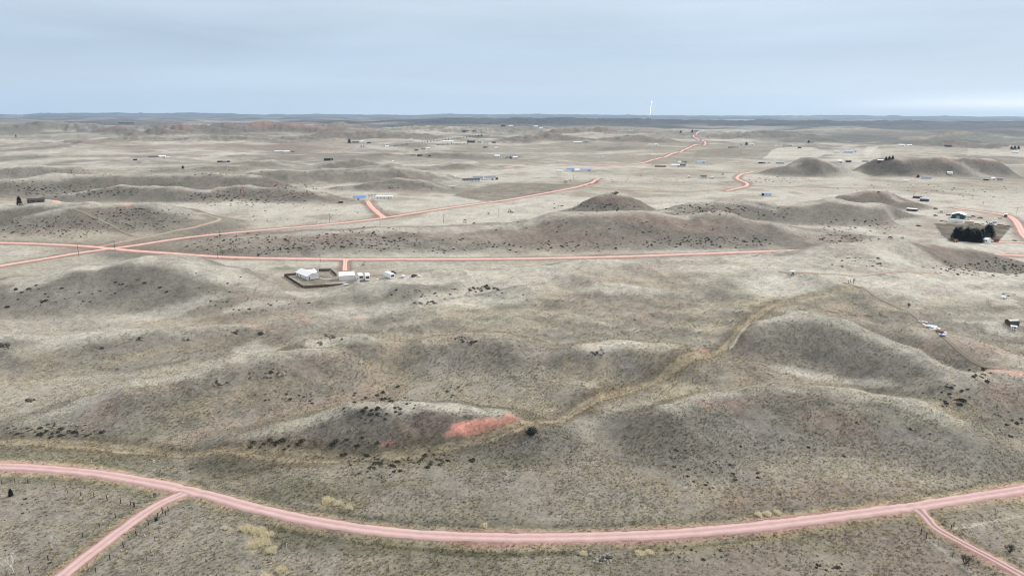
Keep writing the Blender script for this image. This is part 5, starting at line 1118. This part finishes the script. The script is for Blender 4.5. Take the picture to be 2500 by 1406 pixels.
building("dark red shed right of the conifers beside the driveway", 2432, 590.5, 14, 5, 2.6, .5, REDW, RUSTM, -2, cat="shed", name="shed"); car("small white car in front of the hidden white house", 2410, 594.5, 20, WHITE)
post_fence("post fence with pale rails along the yard left of the conifers", [(2290, 571), (2298, 575), (2306, 579), (2315, 583), (2324, 586)], 1.4, .12, wires=(.6, 1.1))

# ------------------------------------------------------------------ plateau at right: scrap heap, sheds, bits
def slab(label, cat, name, px, py, L, W, yaw, tilt, m, th=.08, lift=.25, bend=0.0):
    c = P(px, py); t = thing(name, label, cat, c + (0, 0, lift), facing(c, yaw)); b = MB(); n = 6
    V = []
    for k in range(n + 1):
        x = -L / 2 + L * k / n; z = bend * math.sin(math.pi * k / n)
        V += [(x, -W / 2, z), (x, W / 2, z + tilt * W), (x, W / 2, z + tilt * W + th), (x, -W / 2, z + th)]
    Fc = [(4 * k + a, 4 * k + (a + 1) % 4, 4 * k + 4 + (a + 1) % 4, 4 * k + 4 + a) for k in range(n) for a in range(4)] + [(3, 2, 1, 0), (4 * n, 4 * n + 1, 4 * n + 2, 4 * n + 3)]
    b.add(V, Fc).build("sheet", m, t)
    for s in (-.35, .35): MB().box(s * L - .06, s * L + .06, -W / 2 + .05, W / 2 - .05, th + max(0, bend * .6), th + .06 + max(0, bend * .6) + tilt * W * .6).build("rib", m, t)
    return t
slab("large bluish sheet-metal roof panel lying across the scrap heap", "panel", "roof_panel", 2273, 799, 4.6, 3.2, -20, .12, SHEETM, bend=.25); slab("long white siding panel on the left of the scrap heap", "panel", "siding_panel", 2261, 795, 4.4, .8, -48, .05, WHITE)
slab("white board lying above the scrap heap", "board", "loose_board", 2257, 786.5, 2.6, .8, -12, .02, WHITE); slab("tan board at the upper tip of the scrap heap", "board", "loose_board", 2245, 786, 1.8, .6, -45, .02, OFFW); slab("white panel along the lower side of the scrap heap", "panel", "siding_panel", 2276, 804, 3.4, .6, 12, .05, WHITE)
slab("white panel fallen at the right of the bluish roof panel", "panel", "siding_panel", 2289, 803, 2.6, 1.0, -30, .3, WHITE); slab("white sheet at the right end of the scrap heap", "panel", "siding_panel", 2306, 813, 1.8, .8, 15, .2, WHITE); slab("second white sheet at the right end of the scrap heap", "panel", "siding_panel", 2306, 817.5, 1.8, .6, 5, .1, WHITE)
slab("blue tarp bundle at the lower right end of the scrap heap", "tarp", "blue_tarp", 2301, 821, 2.4, 1.4, 10, .1, BLUEM, .25, .1, .35); junk("black heap of tires and burnt scrap in the scrap heap", 2291, 810, 1.5, BLACK, 61); junk("black scrap at the right of the burnt heap", 2298, 812, 1.2, BLACK, 62); junk("pale mixed debris at the lower right of the scrap heap", 2298, 817, .8, OFFW, 63); junk("dark scrap under the long white panel", 2264, 801, .9, DGREY, 64)
c = P(2470, 792); t = thing("shed", "brown wooden shed with dark green barn roof at the right edge", "shed", c, facing(c, 42)); L, W = 5.0, 3.2
MB().box(-L / 2, L / 2, -W / 2, W / 2, -.4, 1.3).prism([(0, 0), (0, 0), (0, 0)], 0, 0).build("wall", RUSTM, t)
pr = [(-W / 2 - .2, 1.2), (-W / 2 + .25, 2.2), (0, 2.7), (W / 2 - .25, 2.2), (W / 2 + .2, 1.2)]
MB().add([(-L / 2, y, z) for y, z in pr] + [(L / 2, y, z) for y, z in pr], [(k, k + 1, k + 6, k + 5) for k in range(4)]).build("roof", GREENR, t); MB().add([(L / 2 - .02, y, z) for y, z in pr], [(0, 1, 2, 3, 4)]).build("gable_end", BROWN2, t); MB().add([(-L / 2 + .02, y, z) for y, z in pr], [(4, 3, 2, 1, 0)]).build("gable_end", BROWN2, t); MB().box(L / 2, L / 2 + .04, -.6, .6, 0, 1.8).build("door", BROWN2, t)
c = P(2475, 806); t = thing("shed", "small white shed with flat roof in front of the green-roofed shed", "shed", c, facing(c, 12)); MB().box(-1.15, 1.15, 0, 1.9, -.3, 1.75).build("wall", OFFW, t); MB().box(-1.35, 1.35, -.2, 2.1, 1.75, 1.9).build("roof", WHITE, t); MB().box(-.05, .75, -.04, 0, 1.0, 1.55).build("window", GLASS, t); MB().box(.15, .55, -.05, 0, 0, .45).build("hatch", GLASS, t); MB().box(-.62, -.5, -.03, 0, 0, 1.7).build("trim", DGREY, t)
c = P(2450, 729); t = thing("small_camper", "small white camper shell on the grass at the right edge", "camper shell", c, facing(c, 10)); MB().prism([(-1.5, 0), (-1.4, .9), (-.9, 1.3), (1.1, 1.25), (1.5, .7), (1.45, 0)], -.9, .9).build("body", WHITE, t); MB().box(.9, 1.3, -.93, -.9, .5, .85).build("window", GLASS, t); wheels(t, (0,), (-.8, .8), .3)
for k, (x, y, nm) in enumerate(((2450, 717.5, "left"), (2463, 722.5, "lower"), (2477, 719, "right"))): junk(f"small dark scrap above the white camper shell, {nm} of three", x, y, .55, DGREY, 70 + k)
slab("white plank lying in the grass left of the camper shell", "board", "loose_board", 2240, 732, 2.6, .6, -22, .02, WHITE)
c = P(1935, 671); t = thing("derelict_camper", "derelict pale camper box standing alone on the plateau", "camper", c, facing(c, 15)); MB().box(-1.5, 1.5, -.1, 1.9, .3, 2.1, .1, .05).build("body", OFFW, t); MB().box(-.6, .7, -.14, -.09, .5, 1.3).build("opening", GLASS, t); wheels(t, (-.5, .6), (.1, 1.7), .35)
junk("little heap of pale debris right of the derelict camper", 1957, 672, .6, OFFW, 77); post_fence("two dark posts beside the lone plateau tree", [(2071, 693), (2076, 690)], 2.0, .1, wires=(1.2,))

# ------------------------------------------------------------------ far farmsteads (front pixel, width in pixels)
FARM = [
 ("white house with dark roof on the far left plain", 376, 387, 24, 10, 3, 2, WHITE, DROOF, 4), ("white barn right of the dark-roofed house on the far left plain", 396, 386, 17, 10, 4, 2, WHITE, WROOF, -8), ("small white shed at the right of the far left farm", 412, 386, 7, 6, 3, 1, WHITE, WROOF, 0), ("low dark shed left of the far left farm", 330, 392, 10, 6, 2.5, 1, DGREY, DROOF, 0),
 ("long white-roofed shed alone on the red-tinted slope at left", 593, 378, 13, 8, 3, 1, OFFW, WROOF, 0), ("black open shed at the foot of the left knolls", 537, 397, 13, 7, 3, 1, DGREY, DROOF, 0), ("grey shed between the two black ones at the left knolls", 549, 397, 10, 7, 3, 1, GALV, GROOF, 0), ("second black shed at the foot of the left knolls", 558, 396.5, 7, 7, 2.6, 1, DGREY, DROOF, 0),
 ("long white mobile home on the rise above the black windbreak", 680, 372, 19, 7, 3.4, 1, WHITE, WROOF, 0), ("white gabled house right of the long mobile home", 700, 373, 15, 9, 3.4, 2, WHITE, WROOF, 6), ("small dark shed at the right end of the mobile home place", 715, 371, 8, 6, 2.6, 1, DGREY, GROOF, 0), ("long black windbreak wall beside the round knoll", 802, 392.5, 21, 4, 5, .4, DGREY, DROOF, 0),
 ("grey ranch house among trees on the middle plain", 868, 350, 16, 12, 4, 2.4, GALV, DROOF, 0), ("white barn right of the grey ranch house", 884, 349, 9, 10, 4.5, 2, WHITE, WROOF, 0), ("dark shed at the right end of the grey ranch", 901, 350, 9, 8, 3, 1.2, DGREY, DROOF, 0), ("small white house left of the first tree row", 945, 359, 9, 8, 3, 1.5, WHITE, WROOF, 0),
 ("small white house on the plain above the tree row start", 1004, 343.5, 7, 8, 3.4, 2, WHITE, WROOF, 0), ("very long white barn beside the tree rows", 1093, 349, 28, 14, 5, 2, WHITE, WROOF, 0), ("dark ranch house on the red rise above the tree rows", 1136, 322, 16, 14, 5, 3, DGREY, DROOF, 0), ("smaller dark building right of the ranch house on the red rise", 1158, 322, 9, 12, 4.5, 2.5, DGREY, DROOF, 0),
 ("dark two-part house at the right end of the tree rows", 1153, 349, 14, 12, 5, 3, DGREY, DROOF, 0), ("pale house second from left at the tree row farm", 1170, 349.5, 9, 10, 4, 2, OFFW, DROOF, 0), ("white house in the middle of the tree row farm", 1187, 351, 13, 11, 4.5, 2, WHITE, GROOF, 0), ("reddish barn at the right end of the tree row farm", 1206, 350, 9, 10, 4, 2, REDW, RUSTM, 0),
 ("white house of the small farm under the tree rows", 1033, 367, 8, 9, 3.4, 1.6, WHITE, DROOF, 0), ("white barn right of the small farm under the tree rows", 1045, 365, 8, 9, 3.6, 1.6, WHITE, WROOF, 0), ("dark shed left of the small farm under the tree rows", 1017, 368, 9, 7, 2.6, 1, DGREY, DROOF, 0), ("white-walled dark-roofed house above the pink fork", 1009, 383, 12, 9, 3.2, 2, WHITE, DROOF, 8),
 ("dark barn right of the house above the pink fork", 1025, 382, 12, 9, 3.4, 2, DGREY, DROOF, 0), ("small dark shed far right of the pink fork", 1049, 382, 6, 5, 2.4, 1, DGREY, DROOF, 0), ("small white shed beside the pink fork", 960, 397, 4, 4, 3.4, 1.4, WHITE, WROOF, 0), ("dark row of sheds right of the tree row farm", 1185, 361, 10, 8, 2.8, 1, DGREY, DROOF, 0), ("small white house right of the dark row of sheds", 1212, 363.5, 9, 8, 3.4, 2, WHITE, WROOF, 0),
 ("white gabled barn on the pale slope in the middle", 1214, 384, 12, 10, 3.4, 2.4, WHITE, WROOF, 0), ("white house with dark trees, left of the pair on the middle slope", 1240, 388.5, 10, 8, 3, 1.6, WHITE, DROOF, 0), ("white house, right of the pair on the middle slope", 1258, 387.5, 11, 9, 3.6, 2, WHITE, WROOF, 6), ("dark house on the pale far ridge", 1229, 309, 10, 14, 6, 4, DGREY, DROOF, 0), ("white house on the pale far ridge", 1247, 310, 10, 14, 6, 4, WHITE, WROOF, 0),
 ("white barn on the far ridge, left of the two at the skyline break", 1308, 311, 10, 14, 6, 3, WHITE, WROOF, 0), ("white house on the far ridge, right of the two at the skyline break", 1321, 315, 8, 12, 6, 3, WHITE, WROOF, 0), ("long white shed on the plain below the red cut", 1410, 350, 19, 10, 4, 1.5, OFFW, WROOF, 0), ("pale shed right of the long shed below the red cut", 1430, 349.5, 9, 9, 3.6, 1.5, OFFW, DROOF, 0),
 ("white shed with dark front on the far middle plain", 1587, 356, 10, 9, 3.6, 1.4, OFFW, WROOF, 0), ("white barn right of the dark-fronted shed on the far middle plain", 1601, 356, 8, 9, 4, 2, WHITE, WROOF, 0), ("white house on the far hilltop at the end of the red zigzag road", 1717, 321.5, 7, 10, 5, 3, WHITE, WROOF, 0), ("dark barn on the far hilltop left of the white house", 1700, 322, 12, 10, 4, 2, DGREY, DROOF, 0),
 ("white and dark house on the right side of the far hills", 1806, 338, 14, 12, 4.5, 2.5, WHITE, DROOF, 0), ("white house left of the big dark tree above the brown field", 1807, 355, 9, 9, 5, 1.6, WHITE, GROOF, 0), ("white barn right of the big dark tree above the brown field", 1834, 354, 11, 10, 4, 2, WHITE, WROOF, -10), ("long dark pens below the big dark tree", 1790, 361, 24, 8, 2, .6, WOOD, WOOD, 0),
 ("white shed with blue roof beside the tank road plain", 1393, 419, 17, 10, 4, 2, WHITE, BROOF, 6), ("white tent-like shed right of the blue-roofed shed", 1410, 419, 11, 8, 3, 1.4, WHITE, WROOF, 0), ("long white building right of the blue-roofed shed", 1430, 418, 28, 9, 4, 1.6, WHITE, LBLUE, 2), ("low white vehicles shed left of the blue-roofed shed", 1367, 420, 12, 6, 2.4, .8, WHITE, WROOF, 0),
 ("small white hut, left of the pair above the long white sheds", 1659, 399, 6, 7, 3.4, 1.4, WHITE, WROOF, 0), ("white house, right of the pair above the long white sheds", 1671, 399, 11, 8, 3.4, 1.6, WHITE, DROOF, 0), ("long white shed in front of the white pair", 1650, 407, 20, 9, 3.6, 1.5, WHITE, WROOF, 3), ("dark-roofed house at the right of the long white shed", 1667, 407.5, 14, 9, 3.2, 2.2, OFFW, DROOF, 0), ("long dark cattle pens left of the long white shed", 1612, 408, 26, 7, 2, .5, WOOD, WOOD, 0),
 ("white building with pale blue roof right of the white pair", 1712, 399, 21, 10, 4, 2, WHITE, LBLUE, 0), ("white house with dark roof on the flat before the sharp bend", 1718, 436, 14, 8, 3.2, 1.8, WHITE, DROOF, 8), ("tan hut far left of the house before the sharp bend", 1682, 435, 5, 4, 3, 1, TANW, OFFW, 0), ("tan hut right of the house before the sharp bend", 1738, 437, 7, 4, 3, 1, TANW, OFFW, 0),
 ("dark-fronted building with pale blue roof left of the cone hill", 1860, 399.5, 17, 9, 3.4, 1.4, DGREY, LBLUE, 0), ("second pale-blue-roofed building left of the cone hill", 1877, 399.5, 8, 8, 3, 1.4, OFFW, LBLUE, 0), ("blue-grey roofed house nearest the cone hill", 1904, 400, 20, 9, 3.2, 1.4, GALV, LBLUE, 0), ("white house with pale roofs on the bare flat above the right hill", 1872, 478, 24, 9, 3.2, 1.5, WHITE, LBLUE, 10),
 ("dark shed row at the far right base of the hills", 1922, 358, 22, 10, 3.4, 1.2, OFFW, DROOF, 0), ("white shed left of the dark row by the pale square field", 1894, 358, 8, 8, 3, 1, WHITE, WROOF, 0), ("dark shed in the pale square field", 1952, 362.5, 9, 7, 3, 1.2, DGREY, DROOF, 0), ("white house among dark trees under the far red knob", 1980, 349, 14, 10, 4, 2, WHITE, DROOF, 0),
 ("white shed left of the big grey-blue barn", 2043, 373, 11, 8, 3, 1.2, WHITE, WROOF, 0), ("big grey-blue roofed barn in the pale fields", 2072, 374, 20, 16, 5, 2, OFFW, LBLUE, 6), ("white house right behind the big grey-blue barn", 2086, 371.5, 9, 9, 3.6, 2, WHITE, LBLUE, 0), ("white gabled house in the gap right of the cone hill", 2050, 398, 11, 9, 4.6, 2.2, WHITE, WROOF, 10), ("dark house right of the gap beside the cone hill", 2071, 396.5, 14, 8, 3, 1.4, DGREY, DROOF, 0),
 ("pale shed row midway between cone hill and butte", 2112, 396.5, 15, 7, 2.6, 1, OFFW, DROOF, 0), ("white-roofed shed against the left foot of the butte", 2150, 396, 15, 9, 3.2, 1, DGREY, WROOF, 0), ("white barn on the far right plain", 2201, 357, 14, 12, 4, 2, WHITE, WROOF, 0), ("white house right of the barn on the far right plain", 2220, 357, 12, 10, 3.4, 1.6, WHITE, WROOF, 0), ("long dark barn below the far right hills", 2315, 358, 19, 10, 4, 1.6, DGREY, DROOF, 0),
 ("white-roofed long shed at the far right edge", 2479, 373.5, 15, 10, 3.6, 1.4, OFFW, WROOF, 0), ("house with blue-grey roof and dark trees below the butte", 2262, 437, 26, 9, 3.2, 1.6, OFFW, GROOF, -4), ("white-roofed shed on the slope of the butte", 2318, 425.5, 13, 7, 3, 1, WHITE, WROOF, -8), ("round-cornered white trailer on the flat below the butte", 2212, 444.5, 12, 4, 2.4, .5, WHITE, WROOF, 0),
 ("dark pens and sheds far right below the butte", 2408, 441, 15, 6, 2.6, .8, DGREY, GROOF, 0), ("white shed in the far right cluster below the butte", 2424, 440, 9, 6, 3.4, 1.2, WHITE, WROOF, 0), ("grey shed at the end of the far right cluster", 2441, 441, 14, 6, 2.6, .8, GALV, DROOF, 0), ("white speck of a house at the far left skyline", 54, 283, 3, 30, 12, 6, WHITE, WROOF, 0), ("tall dark reddish shed on the far left rim", 39, 335, 3, 6, 9, 1.5, RUSTM, RUSTM, 0)]
for lab, px, py, w, dep, H, rise, wl, rf, yaw in FARM:
    cat = "mobile home" if "mobile" in lab else "house" if "house" in lab else "barn" if "barn" in lab else "shed"
    building(lab, px, py, w, dep, H, rise, wl, rf, yaw, cat=cat, name=cat.replace(" ", "_"), win=(3 if (cat != "shed" and w > 9) else 0), door=.3 if w > 6 and H > 2.5 else None, group="distant farm buildings")
# yard trees of the far farms and the planted rows
k = 0
for lab, px, py, w in [("dark evergreen clump left of the grey ranch house", 853, 350, 9), ("dark evergreen left in the shelter belt at the butte", 2163, 391, 8), ("dark evergreen in the middle of the shelter belt at the butte", 2171, 389.5, 8), ("dark evergreen right in the shelter belt at the butte", 2179, 388.5, 8), ("dark evergreen beside the house below the butte", 2241, 434, 8), ("big dark tree between the white house and barn above the brown field", 1822, 355, 7),
        ("dark evergreen before the house on the bare flat above the right hill", 1862, 478, 6), ("dark evergreen, left of the far right edge grove", 2469, 365, 8), ("dark evergreen, middle of the far right edge grove", 2477, 365, 9), ("dark evergreen, right of the far right edge grove", 2486, 364.5, 8), ("dark tree among the hilltop barns, left", 1662, 324.5, 5), ("dark tree among the hilltop barns, right", 1690, 323.5, 6),
        ("small dark evergreen left of the dark house at the tree row farm", 1143, 349, 6), ("dark evergreen left of the small farm pair on the middle slope", 1247, 388, 5), ("dark evergreen under the far red knob", 1974, 349, 6), ("dark bush at the left of the left knolls sheds", 447, 412, 7)]:
    c = P(px, py); wm = w * wsc(c); conifer_tree(lab, px, py, wm * .95, wm, k=k % 4, group="yard evergreens"); k += 1
for nm, (x0, y0, x1, y1, n) in (("upper", (965, 357, 1175, 332, 30)), ("lower", (1068, 355, 1140, 352.5, 16))):
    for j in range(n):
        u = j / (n - 1); px, py = x0 + (x1 - x0) * u + random.uniform(-1, 1), y0 + (y1 - y0) * u; c = P(px, py); wm = random.uniform(2.4, 3.6) * wsc(c)
        conifer_tree(f"small dark tree in the {nm} planted row on the middle plain", px, py, wm * .8, wm, k=j % 4, group=f"{nm} planted tree row", name="row_tree")
# far dark grove on the left plain
for j in range(6): px = 292 + j * 6.5; c = P(px, 302); wm = 6 * wsc(c); conifer_tree("dark grove tree on the blue far left plain", px, 302, wm * .45, wm, k=j % 4, group="far left grove")

# ------------------------------------------------------------------ power station on the horizon
pc = np.array(pt(1586, 294, 12500)); pc[2] = float(zat(pc[0], pc[1])[0]); s = 12500 / F
t = thing("power_station", "white power station with a tall stack on the far horizon", "power station", (pc[0], pc[1], pt(1586, 295, 12500)[2]), facing(pc))
PWHITE = mat("pale_plant_cladding", (.82, .83, .84), .7, .08, .02)
MB().box(-17 * s, -4 * s, -2 * s, 2 * s, -60, 3.0 * s).build("boiler_house", PWHITE, t); MB().box(-13 * s, -8.5 * s, -2.3 * s, 1.5 * s, 3.0 * s, 6.5 * s, .5 * s, .3 * s).build("boiler_tower", PWHITE, t); MB().box(-22 * s, -17 * s, -2 * s, 1.5 * s, -60, 1.4 * s).build("coal_hall", PWHITE, t); MB().box(1 * s, 8 * s, -2 * s, 2 * s, -60, 2.2 * s).build("scrubber_house", GALV, t)
MB().tube((0, 0, -60), (0, 0, 15 * s), .55 * s, .38 * s, 14).build("stack", PWHITE, t); MB().tube((3.5 * s, 0, -60), (3.5 * s, 0, 8 * s), .35 * s, .28 * s, 12).build("short_stack", PWHITE, t)
pm, nt, b = new_mat("steam"); nt.nodes.remove(b); df = nt.nodes.new("ShaderNodeBsdfDiffuse"); tr = nt.nodes.new("ShaderNodeBsdfTranslucent"); ad = nt.nodes.new("ShaderNodeAddShader")
df.inputs[0].default_value = (.72, .72, .72, 1); tr.inputs[0].default_value = (.9, .9, .9, 1); nt.links.new(df.outputs[0], ad.inputs[0]); nt.links.new(tr.outputs[0], ad.inputs[1]); nt.links.new(ad.outputs[0], nt.nodes["Material Output"].inputs[0])
m = MB(); r = np.random.default_rng(5)
for k in range(26):
    u = k / 25; cx = (u * 2.2 + .5 * math.sin(u * 9)) * s; cz = (15.2 + 27 * u) * s; q = (.55 + .9 * u + .2 * r.random()) * s; n = 9
    V = [(cx + r.normal(0, .15 * s) + q * math.sin(a) * math.cos(bb), q * math.sin(a) * math.sin(bb), cz + q * 1.25 * math.cos(a)) for a in np.linspace(.25, 2.9, 6) for bb in np.linspace(0, 2 * math.pi, n, endpoint=False)]
    m.add(V, [(i * n + j, i * n + (j + 1) % n, (i + 1) * n + (j + 1) % n, (i + 1) * n + j) for i in range(5) for j in range(n)])
o = m.build("steam_plume", pm, None, True); o.location = t.location; o.rotation_euler = t.rotation_euler
tag(o, "thin white steam plume rising from the power station stack", "steam", kind="stuff")

# ------------------------------------------------------------------ the air: even haze over the whole country
def haze_box():
    x, y0, y1, z0, z1 = 52000, -3000, 36500, min(GZ.min(), -5) - 1.5, 900
    v = [(-x, y0, z0), (x, y0, z0), (x, y1, z0), (-x, y1, z0), (-x, y0, z1), (x, y0, z1), (x, y1, z1), (-x, y1, z1)]
    f = [(3, 2, 1, 0), (4, 5, 6, 7), (0, 1, 5, 4), (1, 2, 6, 5), (2, 3, 7, 6), (3, 0, 4, 7)]
    m = bpy.data.materials.new("haze_air"); m.use_nodes = True; nt = m.node_tree; nt.nodes.clear()
    out = nt.nodes.new("ShaderNodeOutputMaterial"); vol = nt.nodes.new("ShaderNodeVolumePrincipled")
    vol.inputs['Color'].default_value = (.56, .76, 1.0, 1); vol.inputs['Density'].default_value = HAZE_D; vol.inputs['Anisotropy'].default_value = .2
    nt.links.new(vol.outputs[0], out.inputs['Volume'])
    o = mesh_obj("haze", v, f, m)
    tag(o, "thin pale blue haze veiling the far hills", "haze", kind="stuff")
HAZE_D = 2.5e-5
haze_box()
